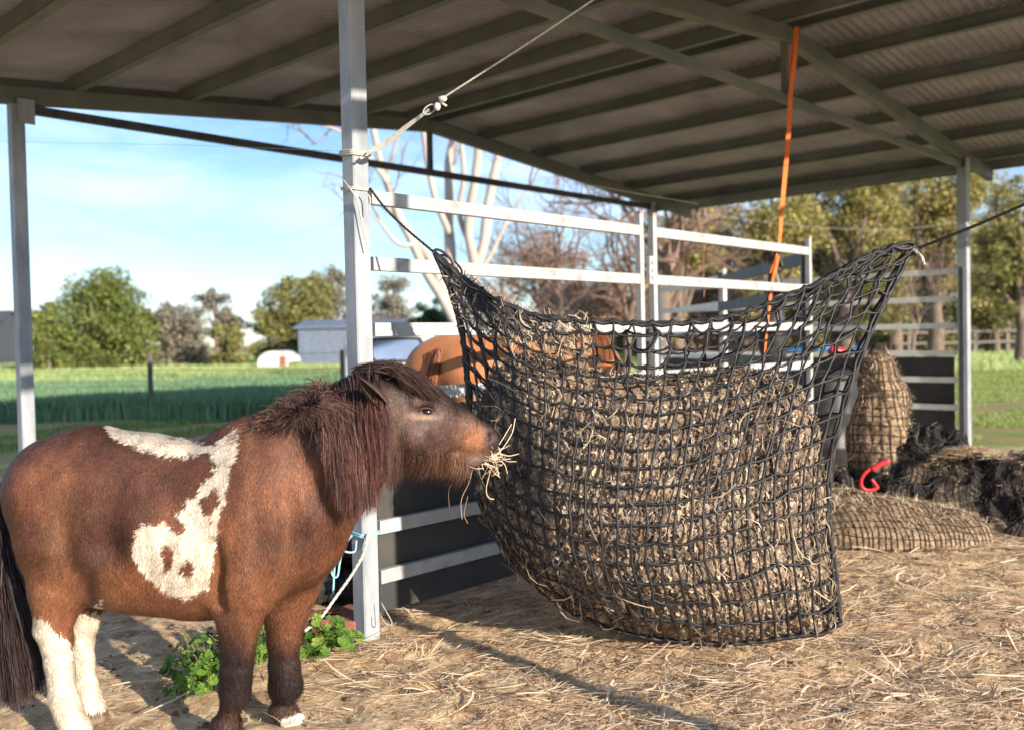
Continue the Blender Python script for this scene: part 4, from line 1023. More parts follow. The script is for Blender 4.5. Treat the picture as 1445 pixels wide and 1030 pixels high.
# black bag hanging with the strap
bag = thing('hanging_bag', W(1093, 470, Ys + .05), 'limp black bag hanging behind the orange strap at the end of the white panel', 'bag')
def blobcol(zs, rs, cx, Y, seed, n=26, sq=.6, amp=.15):
    th = np.linspace(0, 2 * math.pi, n); P = []
    for z, r in zip(zs, rs):
        P.append([[math.cos(t) * r, math.sin(t) * r * sq, 0] for t in th]); 
    P = np.array(P) + np.array([[[cx[i], Y, z]] for i, z in enumerate(zs)]); c = P.mean(1, keepdims=True)
    P = c + (P - c) * (1 + amp * 2 * vnoise(P, 11, seed))[..., None]; P[:, -1] = P[:, 0]; return P
zs = [W(1090, y, Ys)[2] for y in np.linspace(375, 520, 14)]; cx = [W(1095 + 3 * math.sin(y / 20), y, Ys)[0] for y in np.linspace(375, 520, 14)]
mb = MB(); mb.grid(blobcol(zs, [.015, .045, .06, .07, .075, .085, .095, .10, .11, .11, .105, .10, .08, .02], cx, Ys + .06, 3)); mb.build('bag', M['blackpl'], bag, smooth=True)
mb = MB(); mb.tube(bez([W(1093, 392, Ys + .05), W(1085, 365, Ys), W(1095, 352, Ys), W(1104, 368, Ys), W(1098, 392, Ys + .05)], 20), .006, 6); mb.build('bag_handle', M['blackpl'], bag, smooth=True)

rope('twine', [W(991, 330, 6.25), W(993, 352, 6.23), W(992, 378, 6.23), W(994, 402, 6.25), W(993, 420, 6.26)], .004, 'brick', 'thin rust brown twine hanging over the two top rails left of the orange strap', 'twine', twist=False, n=16)

# ================================================================== CHESTNUT HORSE BEHIND THE PANEL
def horse_local():
    c = lambda x0, y0, z0, r0, x1, y1, z1, r1, k=.05, sq=1.0: (np.array([x0, y0, z0]), np.array([x1, y1, z1]), r0, r1, k, np.array([0, 1.0, 0]), sq, False)
    H = [c(-.55, 0, 1.02, .24, -.2, 0, .98, .27, .08, .95), c(-.2, 0, .97, .28, .3, 0, .96, .27, .08, .9), c(.3, 0, .98, .26, .52, 0, 1.0, .24, .08, .8),
         c(.55, 0, 1.05, .20, .92, 0, 1.12, .13, .08, .6), c(.92, 0, 1.12, .12, 1.15, 0, 1.0, .10, .06, .6), c(1.15, 0, 1.0, .10, 1.35, 0, .78, .06, .04, .7),
         c(.55, 0, .95, .22, .62, 0, .88, .18, .06, .9)]
    for s in (-1, 1):
        H += [c(-.62, s*.13, 1.0, .20, -.60, s*.14, .78, .15, .07), c(-.60, s*.14, .78, .14, -.58, s*.14, .55, .075, .04), c(-.60, s*.14, .52, .065, -.64, s*.14, .44, .06, .03),
              c(-.63, s*.14, .44, .05, -.60, s*.14, .14, .038, .03), c(-.60, s*.14, .12, .05, -.57, s*.14, .04, .06, .02),
              c(.48, s*.13, .85, .13, .47, s*.13, .55, .07, .05), c(.47, s*.13, .52, .06, .47, s*.13, .45, .055, .02), c(.47, s*.13, .44, .045, .47, s*.13, .14, .036, .02), c(.47, s*.13, .12, .045, .5, s*.13, .04, .055, .02),
              c(.98, s*.06, 1.22, .03, .96, s*.075, 1.31, .012, .02)]
    return H
hv, hq = sdf_mesh(horse_local(), 0.02)
hp = W(650, 500, 5.75); hz = R(56)
hc, hs = math.cos(hz), math.sin(hz)
sc_ = 1.10
hv = np.stack([hv[:, 0] * hc - hv[:, 1] * hs, hv[:, 0] * hs + hv[:, 1] * hc, np.maximum(hv[:, 2], 0)], -1) * sc_
hb = np.array([hp[0] + .06 + .55 * hc, hp[1] + .55 * hs, 0])
horse = thing('horse', hb, 'chestnut horse with its rump to the camera standing behind the white panel', 'horse')
M['chest'] = mat('chestnut_coat', [(0.3, (0.36, 0.12, 0.045)), (0.55, (0.52, 0.20, 0.08)), (0.75, (0.62, 0.29, 0.14))], 3.5, 0.6, 0.002, 120, sheen=.2, stretch=(1, 1, .6))
M['chesthair'] = mat('chestnut_hair', [(0.2, (0.13, 0.045, 0.02)), (0.8, (0.32, 0.12, 0.055))], 20, 0.5, island=.7)
mb = MB(); mb.addq(hv + hb, hq); mb.build('body', M['chest'], horse, smooth=True)
mb = MB(); n = 500
r0 = np.stack([-.80 + rng.normal(0, .006, n), rng.normal(0, .012, n), 1.12 + rng.normal(0, .012, n)], -1); e = np.stack([-.84 + rng.normal(0, .015, n), rng.normal(0, .03, n), .30 + .3 * rng.random(n) ** 2], -1)
t = np.linspace(0, 1, 9)[None, :, None]; P = r0[:, None] * (1 - t) + e[:, None] * t; P[..., 0] -= .07 * np.sin(np.pi * t[..., 0]) ; P *= sc_
P = np.stack([P[..., 0] * hc - P[..., 1] * hs, P[..., 0] * hs + P[..., 1] * hc, P[..., 2]], -1) + hb
sv = nrm(rng.normal(0, 1, (n, 1, 3)) * [1, .3, .05]); mb.ribbons(P, np.repeat(sv, 9, 1), np.full((n, 9), .006)); mb.build('tail', M['chesthair'], horse)
mb = MB(); n = 500
x = rng.uniform(.5, .98, n); r0 = np.stack([x, rng.normal(0, .01, n), 1.22 + .03 * x], -1); t = np.linspace(0, 1, 6)[None, :, None]; sg = np.where(rng.random(n) < .5, -1, 1)
P = r0[:, None] + np.stack([0 * t[..., 0] + 0 * x[:, None], sg[:, None] * .12 * np.sin(t[..., 0] * 1.6), -.22 * t[..., 0] ** 2 + 0 * x[:, None]], -1); P *= sc_
P = np.stack([P[..., 0] * hc - P[..., 1] * hs, P[..., 0] * hs + P[..., 1] * hc, P[..., 2]], -1) + hb
mb.ribbons(P, np.repeat(np.tile(np.array([[[hc, hs, 0]]]), (n, 1, 1)), 6, 1), np.full((n, 6), .006)); mb.build('mane', M['chesthair'], horse)

# ================================================================== PILED NETS AT THE RIGHT
M['netfine'] = mat('fine_net_cord', [(0.3, (0.012, 0.010, 0.009)), (0.7, (0.05, 0.042, 0.035))], 30, 0.8)
M['hayold'] = mat('netted_hay', [(0.28, (0.05, 0.034, 0.024)), (0.44, (0.20, 0.135, 0.088)), (0.58, (0.38, 0.27, 0.17)), (0.76, (0.60, 0.47, 0.29))], 34, 0.9, 0.008, 110, detail=10)
def lump(name, label, Pfun, n1, n2, c1, c2, rad, cat, dark=0.0, fuzz=0, matb='hayold'):
    """netted lump: Pfun(u,v) -> (..,3) outward surface; c1 x c2 mesh cells; matb hay"""
    U, V = np.meshgrid(np.linspace(0, 1, n1), np.linspace(0, 1, n2), indexing='ij'); P = Pfun(U, V); c = P.reshape(-1, 3).mean(0); c[2] = 0.0
    t = thing(name, c, label, cat, 'spare hay nets heaped at the right')
    mb = MB(); mb.grid(P); mb.build('hay_filling', M[matb], t, smooth=True)
    mb = MB(); 
    def P2(u, v):
        e = .01; a = Pfun(u, v); du = Pfun(np.clip(u + e, 0, 1), v) - Pfun(np.clip(u - e, 0, 1), v); dv = Pfun(u, np.clip(v + e, 0, 1)) - Pfun(u, np.clip(v - e, 0, 1))
        nn = nrm(np.cross(du, dv)); cc = a - P.reshape(-1, 3).mean(0); nn = np.where((np.sum(nn * cc, -1) < 0)[..., None], -nn, nn); return a + nn * (rad * 1.0 + .002)
    for i in range(c1 + 1):
        v = np.linspace(0, 1, c2 * 2 + 1); u = np.full_like(v, i / c1) + vnoise(np.stack([v * 6, v * 0 + i, v * 0], -1), 1, 3) * .25 / c1; mb.tube(P2(np.clip(u, 0, 1), v), rad, 4, cap=False)
    for j in range(c2 + 1):
        u = np.linspace(0, 1, c1 * 2 + 1); v = np.full_like(u, j / c2) + vnoise(np.stack([u * 6, u * 0 + j, u * 0 + 9], -1), 1, 3) * .25 / c2; mb.tube(P2(u, np.clip(v, 0, 1)), rad, 4, cap=False)
    mb.build('netting', M['netfine'], t)
    return t
# standing stuffed bag
gB = W(1250, 600, 6.6); gB[2] = .0
def bagP(u, v):
    th = u * 2 * math.pi; z = v
    r = np.interp(v, [0, .08, .25, .5, .75, .9, .97, 1], [.16, .235, .25, .215, .145, .08, .04, .012])
    x = np.cos(th) * r; y = np.sin(th) * r * .85; P = np.stack([gB[0] + x - .05 * v, gB[1] + y, .02 + v * 1.20], -1)
    n_ = fbm(P, 4.0, 3, 70)[..., None] * .09 + fbm(P, 14, 2, 71)[..., None] * .02
    return P + np.stack([np.cos(th), np.sin(th), 0 * th], -1) * n_ * np.clip(r / .2, .2, 1)[..., None]
lump('stuffed_hay_net', 'upright conical hay net stuffed with brown hay leaning by the right panel', bagP, 60, 60, 26, 19, .0030, 'hay net')
# flat front bag
def flatP(u, v):
    # u along, v from front ground up over the top to the back
    a = v * math.pi; x0 = G(1120, 768)[0]; x1 = G(1412, 760)[0]; xx = x0 + (x1 - x0) * u; prof = np.sin(np.pi * np.clip(u, 0.0, 1)) ** .45
    hgt = (.24 + .05 * np.sin(u * 5 + 1)) * prof; y = 6.0 - np.cos(a) * .50 * (.35 + .65 * prof) + .0 * u; z = np.sin(a) ** .8 * hgt
    P = np.stack([xx, y, z], -1); return P + fbm(P, 5, 3, 74)[..., None] * np.array([.02, .04, .05]) * np.sin(a)[..., None] ** .5
lump('stuffed_hay_net', 'low flat hay net with pale straw showing through fine mesh on the ground', flatP, 90, 40, 40, 15, .0026, 'hay net')
# crumpled dark nets heaped on top
def heapP(cx, cy, rx, ry, h, seed, lobes=1.0):
    def f(u, v):
        th = u * 2 * math.pi; r = v; P = np.stack([cx + np.cos(th) * rx * r, cy + np.sin(th) * ry * r, h * (1 - r ** 2.2)], -1)
        q = fbm(P, 3.2, 3, seed); rd = np.abs(fbm(P, 6.0, 4, seed + 3)); P[..., 2] += (q * .14 + (0.10 - rd * .45) * lobes * .8) * (1 - r ** 4) + fbm(P, 15, 3, seed + 6) * .022 * (1 - r ** 6)
        P[..., 0] += fbm(P, 3.5, 2, seed + 8) * .12; P[..., 1] += fbm(P, 3.5, 2, seed + 9) * .10; P[..., 2] = np.maximum(P[..., 2], -0.01); return P
    return f
M['darkhay'] = mat('dark_netted_hay', [(0.32, (0.014, 0.012, 0.011)), (0.46, (0.060, 0.046, 0.036)), (0.58, (0.16, 0.12, 0.085)), (0.74, (0.42, 0.33, 0.22))], 7, 0.95, 0.02, 45, detail=12, dist=1.0)
hA = W(1300, 680, 6.55); hB = W(1440, 690, 6.3); hC = W(1200, 690, 6.3)
lump('crumpled_net', 'crumpled black haynet heap with a red carabiner on it', heapP(hA[0], hA[1], .66, .55, .56, 80), 160, 60, 110, 38, .0026, 'net heap', matb='darkhay')
lump('crumpled_net', 'dark tangled net spread over straw at the right end of the heap', heapP(hB[0] + .1, hB[1], .72, .55, .42, 95), 160, 60, 110, 38, .0026, 'net heap', matb='darkhay')
lump('crumpled_net', 'small black bunched net heap tucked behind the hanging hay net', heapP(hC[0] - .1, hC[1] + .2, .42, .42, .36, 110), 120, 50, 70, 26, .0035, 'net heap', matb='darkhay')
# loose shreds over the heap (thread fuzz and straw)
mb = MB()
def scatter(cx, cy, rx, ry, z0, z1, N, mb, f):
    u = rng.random(N); v = np.sqrt(rng.random(N)) * .95; P = f(u, v); ang = rng.uniform(0, 6.28, N); ln = rng.uniform(.02, .11, N)
    Pb, S_, w = blades(N, P + [0, 0, .012], ang, ln, rng.uniform(.0015, .005, N), rng.normal(0, .45, N), rng.normal(0, .3, N)); mb.ribbons(Pb, S_, w)
fA, fB, fC = heapP(hA[0], hA[1], .66, .55, .56, 80), heapP(hB[0] + .1, hB[1], .72, .55, .42, 95), heapP(hC[0] - .1, hC[1] + .2, .42, .42, .36, 110)
scatter(0, 0, 0, 0, 0, 0, 350, mb, fA); scatter(0, 0, 0, 0, 0, 0, 500, mb, fB); scatter(0, 0, 0, 0, 0, 0, 200, mb, fC); scatter(0, 0, 0, 0, 0, 0, 4500, mb, flatP); scatter(0, 0, 0, 0, 0, 0, 2600, mb, bagP)
cB_ = fB(np.array([.45]), np.array([.35]))[0]
N = 1500; P = np.stack([W(1372, 640, 6.15)[0] + rng.normal(0, .13, N), 6.15 + rng.normal(0, .07, N), .47 + rng.normal(0, .012, N)], -1)
P[:, 2] = .52 - ((P[:, 0] - P[:, 0].mean()) ** 2) * 1.1 - ((P[:, 1] - 6.15) ** 2) * 1.5 + rng.random(N) * .012
Pb, S_, w = blades(N, P, rng.normal(.2, .7, N), rng.uniform(.03, .13, N), rng.uniform(.003, .007, N), rng.normal(0, .15, N), rng.normal(0, .15, N)); mb.ribbons(Pb, S_, w)
tag(mb.build('spilled_straw', M['straw'], loc=hB), 'loose pale straw caught on the heap of dark nets', 'straw', kind='stuff')
mb = MB()
for k, f in enumerate((fA, fB, fC)):
    for i in range(300 if k < 2 else 120):
        u0, v0 = rng.random(), .15 + .7 * rng.random(); n = 12; u = u0 + np.cumsum(rng.normal(0, .010, n)) ; v = np.clip(v0 + np.cumsum(rng.normal(0, .02, n)), 0.02, .97)
        P = f(u % 1.0, v); P[:, 2] += .015 + .02 * np.sin(np.linspace(0, 3.14, n)); mb.tube(bez(P, 30), rng.uniform(.0015, .0042), 5, cap=False)
tag(mb.build('tangled_cord', M['net'], loc=hA), 'tangled loose black cords lying over the heap of dark nets', 'cord tangle', kind='stuff')
# red carabiner
cY = 5.93
car = thing('carabiner', W(1234, 672, cY), 'red carabiner hook lying open on the black net heap', 'carabiner')
mb = MB(); mb.tube(bez([W(x, y, cY) for x, y in ((1252, 652), (1240, 655), (1228, 661), (1218, 671), (1215, 682), (1220, 690), (1231, 691), (1239, 687))], 40), .011, 10); mb.build('hook', M['red'], car, smooth=True)
mb = MB(); mb.tube(bez([W(x, y, cY - .004) for x, y in ((1254, 650), (1240, 656), (1230, 662))], 12), .017, 10); mb.tube(bez([W(x, y, cY) for x, y in ((1239, 688), (1234, 681), (1230, 676))], 10), .010, 8); mb.build('grip', M['red'], car, smooth=True)

# things seen through the net behind ------------------------------------------
Yb = 8.2
bz = W(1165, 600, Yb)
bar_ = thing('feed_barrel', (bz[0], Yb, 0), 'black plastic feed barrel standing behind the right part of the hay net', 'barrel')
th = np.linspace(0, 2 * math.pi, 33)
def lathe(mb, cx, cy, prof):
    P = np.array([[[cx + math.cos(t) * r, cy + math.sin(t) * r, z] for t in th] for r, z in prof]); mb.grid(P)
mb = MB(); lathe(mb, bz[0], Yb, [(0, .02), (.26, .02), (.28, .05), (.29, .3), (.305, .32), (.29, .34), (.29, .6), (.305, .62), (.29, .64), (.28, .93), (.25, .97), (0, .97)]); mb.build('barrel_body', M['blackpl'], bar_, smooth=True)
mb = MB(); lathe(mb, bz[0], Yb, [(.285, .90), (.30, .90), (.30, .96), (.285, .96)]); mb.build('rim', M['blackpl'], bar_, smooth=True)
p = W(1090, 497, 7.6)
tool = thing('yard_fork', W(1080, 510, 7.6), 'blue handled tool with a red grip resting on the rail behind the hay net', 'tool')
mb = MB(); mb.tube([W(1085, 497, 7.6), W(1172, 492, 7.5)], .022, 10); mb.build('handle', M['blue'], tool, smooth=True)
mb = MB(); mb.tube(bez([W(1170, 493, 7.5), W(1180, 496, 7.5), W(1194, 498, 7.5)], 8), np.array([.03, .04, .042, .042, .042, .04, .03, .02]), 10); mb.build('grip', M['red'], tool, smooth=True)
mb = MB(); mb.tube([W(1196, 500, 7.5), W(1222, 486, 7.5)], .024, 8); mb.build('shaft_end', M['blue'], tool, smooth=True)
M['greypl'] = mat('pale_grey_plastic', [(0.3, (0.30, 0.31, 0.32)), (0.7, (0.42, 0.43, 0.44))], 4, .5)
c = W(1105, 570, 8.9)
tb = thing('plastic_tank', (c[0], 8.9, 0), 'pale grey square water tank behind the hay net at the back of the pen', 'tank')
mb = MB(); 
for z0, z1, hx in ((.0, .06, .55), (.06, .78, .52), (.78, .86, .55)): mb.box((c[0], 8.9, (z0 + z1) / 2), (1, 0, 0), (0, 1, 0), (0, 0, 1), hx, .4, (z1 - z0) / 2 - .001)
mb.build('tank_wall', M['greypl'], tb)
for k in range(6):
    mb = MB(); mb.bar((c[0] - .45 + .18 * k, 8.48, .08), (c[0] - .45 + .18 * k, 8.48, .77), .03, .03, up=(0, 1, 0)); mb.build('rib', M['greypl'], tb)
# black trough and tyre by the near post, bricks
ty = G(452, 858); 
tyre = thing('old_tyre', (ty[0], ty[1] + .35, 0), 'worn black tyre lying flat behind the near post under the blue rope', 'tyre')
def torus(mb, c, R_, r, ax1, ax2, n=40, m_=14, tread=0.0):
    a = np.linspace(0, 2 * math.pi, n)[:, None]; b_ = np.linspace(0, 2 * math.pi, m_)[None]; rr = r * (1 + tread * np.sign(np.sin(a * 26)) * (np.cos(b_) > .3))
    ax1, ax2 = np.array(ax1, float), np.array(ax2, float); ax3 = np.cross(ax1, ax2)
    P = np.asarray(c) + (np.cos(a) * (R_ + rr * np.cos(b_)))[..., None] * ax1 + (np.sin(a) * (R_ + rr * np.cos(b_)))[..., None] * ax2 + (rr * np.sin(b_))[..., None] * ax3 * .8; mb.grid(P)
for z in (.10, .29):
    mb = MB(); torus(mb, (ty[0] + (.03 if z > .2 else 0), ty[1] + .35, z), .27, .115, (1, 0, 0), (0, 1, 0), tread=.06, n=160); mb.build('tyre', M['blackpl'], tyre, smooth=False)
tb2 = G(470, 850); tub = thing('feed_tub', (tb2[0] - .05, tb2[1] + .62, 0), 'dark plastic feed tub behind the old tyre beside the near post', 'tub')
mb = MB(); lathe(mb, tb2[0] - .05, tb2[1] + .66, [(0, .03), (.2, .03), (.24, .3), (.27, .52), (.29, .52), (.29, .54), (.265, .54), (.23, .3), (.19, .05), (0, .05)]); mb.build('tub_wall', M['blackpl'], tub, smooth=True)
for k in (-1, 1):
    mb = MB(); q = np.array([tb2[0] - .05 + .29 * k, tb2[1] + .66, .46]); mb.tube(bez([q + [0, -.08, 0], q + [.05 * k, -.05, -.02], q + [.05 * k, .05, -.02], q + [0, .08, 0]], 12), .012, 6); mb.build('handle', M['rope_w'], tub, smooth=True)
def brick(px, py, rz, label, w=.11, l=.055, h=.035):
    g = G(px, py); c, s = math.cos(rz), math.sin(rz); mb = MB(); n = 10
    P = np.array([(i, j, k) for i in (-1, 1) for j in (-1, 1) for k in (-1, 1)], float)
    mb.box((g[0], g[1] + .03, h * .85), (c, s, 0), (-s, c, 0), (0, 0, 1), w, l, h)
    o = mb.build('brick', M['brick'], loc=(g[0], g[1] + .03, 0)); bv = o.modifiers.new('b', 'BEVEL'); bv.width = .008; bv.segments = 2; tag(o, label, 'brick', 'broken bricks at the foot of the near post')
brick(446, 888, .2, 'red brick lying nearest the pony foreleg behind the green weeds')
brick(476, 893, -.25, 'red brick lying closest to the left face of the near post')
brick(490, 880, .9, 'half red brick tilted behind the other two bricks at the near post', w=.06)

# ---- weeds with round lobed leaves
M['leafA'] = mat('mallow_leaf', [(0.2, (0.045, 0.12, 0.018)), (0.5, (0.12, 0.24, 0.035)), (0.85, (0.27, 0.38, 0.07))], 12, 0.55, 0.002, 60, island=.6, transl=.25)
def weed(px, py, r, n, hgt, seed, label, lr=(.012, .024)):
    g = G(px, py); rg = np.random.default_rng(seed); t = thing('weed', (g[0], g[1], 0), label, 'weed', 'green weeds around the near post')
    ms = MB(); ml = MB()
    for k in range(n):
        a = rg.uniform(0, 6.28); d = r * math.sqrt(rg.random()); h = hgt * (1 - .55 * (d / r) ** 2) * rg.uniform(.45, 1.1)
        tip = np.array([g[0] + math.cos(a) * d, g[1] + math.sin(a) * d * .8, h]); b0 = np.array([g[0] + rg.normal(0, .02), g[1] + rg.normal(0, .02), 0])
        ms.tube(bez([b0, (b0 * .5 + tip * .5) + [0, 0, .02], tip], 6), .0014, 4, cap=False)
        lr_ = rg.uniform(*lr); nn = nrm(np.array([math.cos(a) * .5 + rg.normal(0, .35), math.sin(a) * .5 - .25 + rg.normal(0, .35), 1.0])); u = nrm(np.cross(nn, [0.1, 1, 0])); v = np.cross(nn, u)
        ph = np.linspace(0, 2 * math.pi, 23); rr = lr_ * (1 + .13 * np.cos(ph * 5 + seed)) * np.clip(.35 + np.abs(ph - math.pi) * 0 + 1.3 * np.abs(np.sin(ph / 2)) ** .35, 0, 1)
        ring = tip + (np.cos(ph) * rr)[:, None] * u + (np.sin(ph) * rr)[:, None] * v + (.12 * lr_ * np.cos(ph * 5 + seed))[:, None] * nn
        mid = tip + ((ring - tip) * .5) - nn * lr_ * .12
        ml.grid(np.stack([np.repeat(tip[None] - nn * lr_ * .22, 23, 0), mid, ring], 0))
    ms.build('stems', M['leafA'], t); ml.build('leaves', M['leafA'], t, smooth=True)
weed(288, 972, .16, 95, .22, 1, 'leafy green weed left of the pony near foreleg')
weed(262, 985, .08, 26, .07, 2, 'small bright green weed at the outer edge left of the pony near foreleg', (.010, .018))
weed(366, 935, .13, 60, .24, 3, 'green weed seen between the two forelegs of the pony')
weed(448, 925, .15, 90, .17, 4, 'green weed with round leaves right of the pony far foreleg')
weed(476, 912, .10, 40, .10, 5, 'low pale green weed near the foot of the near post', (.010, .018))
weed(585, 845, .05, 16, .03, 6, 'tiny green seedling on the dirt under the white panel', (.005, .010))

# ================================================================== FIELDS
M['crop'] = mat('shade_tinted_crop', [(0.15, (0.07, 0.145, 0.085)), (0.45, (0.13, 0.24, 0.13)), (0.7, (0.21, 0.33, 0.16)), (0.95, (0.34, 0.42, 0.20))], .35, 0.7, island=.45, transl=.15)  # shadow over the band is put into this blue-green crop colour
M['meadow'] = mat('meadow_grass', [(0.15, (0.24, 0.34, 0.12)), (0.4, (0.36, 0.46, 0.18)), (0.65, (0.40, 0.48, 0.18)), (0.9, (0.60, 0.56, 0.32))], .12, 0.8, island=.35, transl=.3)
M['turf'] = mat('yard_turf', [(0.15, (0.09, 0.15, 0.035)), (0.5, (0.20, 0.28, 0.07)), (0.85, (0.40, 0.38, 0.16))], .8, 0.8, island=.5, transl=.25)
def grass(name, label, N, yr, halfang, hr, wr, m_, keepf=None, lean=.25, ex=1.0, x0=None):
    Y = (yr[0] ** (1 - ex + 1e-6) + (yr[1] ** (1 - ex + 1e-6) - yr[0] ** (1 - ex + 1e-6)) * rng.random(N)) ** (1 / (1 - ex + 1e-6)) if ex != 1 else yr[0] * (yr[1] / yr[0]) ** rng.random(N)
    a0, a1 = halfang; X = Y * rng.uniform(a0, a1, N)
    if keepf is not None: k = keepf(X, Y); X, Y = X[k], Y[k]
    n = len(X); h = rng.uniform(*hr, n) * (1 + .35 * fbm(np.stack([X, Y, 0 * X], -1), .35, 2, 51)); w = rng.uniform(*wr, n) * (Y / yr[0]) ** .8
    a = rng.uniform(0, 6.28, n); l = rng.normal(0, lean, n) * h; t = np.array([0, .55, 1.0])
    P = np.stack([X[:, None] + (np.cos(a) * l)[:, None] * t ** 2, Y[:, None] + (np.sin(a) * l)[:, None] * t ** 2, h[:, None] * t * (1 - .1 * t) - .01], -1)
    sv = nrm(np.stack([np.ones(n), rng.normal(0, .5, n), 0 * a], -1)); mb = MB()
    mb.ribbons(P, np.repeat(sv[:, None], 3, 1), w[:, None] * np.array([1, .8, .12])[None])
    o = mb.build(name, M[m_]); tag(o, label, 'grass', kind='stuff'); return o
# band limits from the picture: crop starts behind the brown strip
grass('tall_grass', 'tall green crop, its colour darkened for shade, growing in a band beyond the yard at the left', 80000, (16.0, 29), (-.66, -.10), (.26, .50), (.02, .045), 'crop', lambda X, Y: Y > 16.5 + 1.2 * vnoise(np.stack([X, 0 * X, 0 * X], -1), .5, 2) + np.clip((X + 5) * 1.1, 0, 9), ex=1.4)
grass('meadow_grass', 'light green and straw coloured meadow reaching to the far trees', 90000, (30, 130), (-.62, .62), (.10, .32), (.03, .07), 'meadow', None, ex=1.3)
grass('meadow_grass', 'green grass in patches beyond the right end of the shed', 60000, (11.0, 42), (.30, .66), (.015, .06), (.008, .018), 'turf', lambda X, Y: (fbm(np.stack([X, Y, 0 * X], -1), .42, 3, 88) > -.06) & (np.stack([X, Y], -1) @ TV[:2] > np.dot(OX, TV) + 8.7), ex=1.2)
grass('short_grass', 'short green and brown grass between the shed and the tall crop', 45000, (10.0, 22), (-.66, .02), (.02, .09), (.010, .02), 'turf', lambda X, Y: (fbm(np.stack([X, Y, 0 * X], -1), .42, 3, 89) > .0) & (np.stack([X, Y], -1) @ QV[:2] > np.dot(OX, QV) + 6.2), ex=1.2)

# ================================================================== TREES
M['bark'] = mat('grey_bark', [(0.3, (0.10, 0.075, 0.055)), (0.7, (0.26, 0.20, 0.155))], 6, .9, .01, 14, stretch=(1, 1, .3))
M['gumbark'] = mat('white_gum_bark', [(0.28, (0.30, 0.23, 0.19)), (0.38, (0.40, 0.345, 0.31)), (0.7, (0.52, 0.47, 0.43))], 2.2, .8, .006, 10, stretch=(1, 1, .25))
M['twig'] = mat('brown_twigs', [(0.2, (0.14, 0.085, 0.065)), (0.8, (0.34, 0.23, 0.18))], 6, .9, island=.4)
def leafmat(n, a, b, c): M[n] = mat(n, [(0.15, a), (0.5, b), (0.85, c)], 1.0, .6, island=.55, transl=.22)
#G
leafmat('leaf_green', (0.055, 0.085, 0.018), (0.15, 0.19, 0.045), (0.33, 0.36, 0.10))
leafmat('leaf_olive', (0.068, 0.082, 0.024), (0.212, 0.212, 0.065), (0.442, 0.391, 0.128))
leafmat('leaf_grey', (0.098, 0.090, 0.068), (0.255, 0.232, 0.173), (0.450, 0.405, 0.300))
leafmat('leaf_gold', (0.123, 0.109, 0.032), (0.334, 0.290, 0.094), (0.609, 0.522, 0.189))
leafmat('leaf_brown', (0.143, 0.090, 0.068), (0.330, 0.217, 0.165), (0.540, 0.375, 0.285))
leafmat('leaf_dark', (0.016, 0.036, 0.016), (0.039, 0.078, 0.029), (0.091, 0.143, 0.046))
def leaves(C, spread, per, size, rg):
    n = len(C) * per; c = np.repeat(C, per, 0); s = np.repeat(spread, per)
    P = c + nrm(rg.normal(0, 1, (n, 3))) * (rg.random((n, 1)) ** .45) * s[:, None] * [1, 1, .75]
    a = nrm(rg.normal(0, 1, (n, 3)) + nrm(P - c) * .3); b = nrm(np.cross(a, rg.normal(0, 1, (n, 3)))); sz = size * rg.uniform(.5, 1.3, (n, 1))
    return np.stack([P - a * sz * .5, P + b * sz * .28, P + a * sz * .5, P - b * sz * .28], 1)
def tree(name, label, px, pw, ptop, Y, leaf, seed, ncl=60, per=90, size=.2, base=None, gap=0.0, bottom=.18, trunk=.16, group=None, clump=.20, tall=1.0, bark='bark', lobes=None, cat='tree', skirt=True):
    rg = np.random.default_rng(seed); hor = 480 - (px - 722) * .0208; 
    H = (hor - ptop) / FPX * Y + CH; Wd = pw / FPX * Y; c = W(px, hor, Y); X = c[0]
    t = thing(name, (X, Y, 0), label, cat, group)
    # clump centres spread over an uneven crown
    C = []; 
    lobes_ = lobes or [(rg.uniform(-.28, .28), rg.uniform(.42, .82), rg.uniform(.22, .38)) for _ in range(7)] + [(0, .62, .42)]
    if bottom < .05: lobes_ = lobes_ + [(-.3, .16, .2), (-.1, .14, .24), (.12, .15, .24), (.32, .17, .2)]
    while len(C) < ncl:
        l = lobes_[rg.integers(len(lobes_))]; d = nrm(rg.normal(0, 1, 3)) * (rg.random() ** .33)
        p = np.array([l[0] * Wd + d[0] * l[2] * Wd * 1.0, d[1] * l[2] * Wd * .9 + rg.normal(0, .05) * Wd, l[1] * H + d[2] * l[2] * H * .85])
        if p[2] < bottom * H or (p[0] / (Wd * .47)) ** 2 + (max(0, p[2] / H - .5) / .46) ** 2 > 1: continue
        if gap and vnoise(p, 2.2 / Wd * 2, seed) < -1 + gap * 1.6: continue
        C.append(p + [X, Y, 0])
    C = np.array(C); sp = rg.uniform(.6, 1.25, len(C)) * clump * Wd * .55
    q = leaves(C, sp, per, size, rg); n = len(q)
    mb = MB(); mb.addq(q.reshape(-1, 3), np.arange(n * 4).reshape(n, 4)); mb.build('crown', M[leaf], t)
    mb = MB(); r0 = trunk * Wd * .22 + .05; top = np.array([X + rg.normal(0, .04) * Wd, Y, H * .7])
    mb.tube(bez([(X, Y, -.1), (X + rg.normal(0, .02) * Wd, Y, H * .25), top], 12), np.linspace(r0, r0 * .3, 12), 8)
    for k in range(min(26, ncl)):
        e = C[rg.integers(len(C))]; f = rg.uniform(.2, .75); s0 = np.array([X, Y, H * .7 * f]) * [1, 1, 1]; md = (s0 + e) / 2 + rg.normal(0, .05 * Wd, 3) + [0, 0, .05 * H]
        mb.tube(bez([s0, md, e], 8), np.linspace(r0 * .42, r0 * .07, 8), 5, cap=False)
    mb.build('trunk', M[bark], t, smooth=True)
    return t
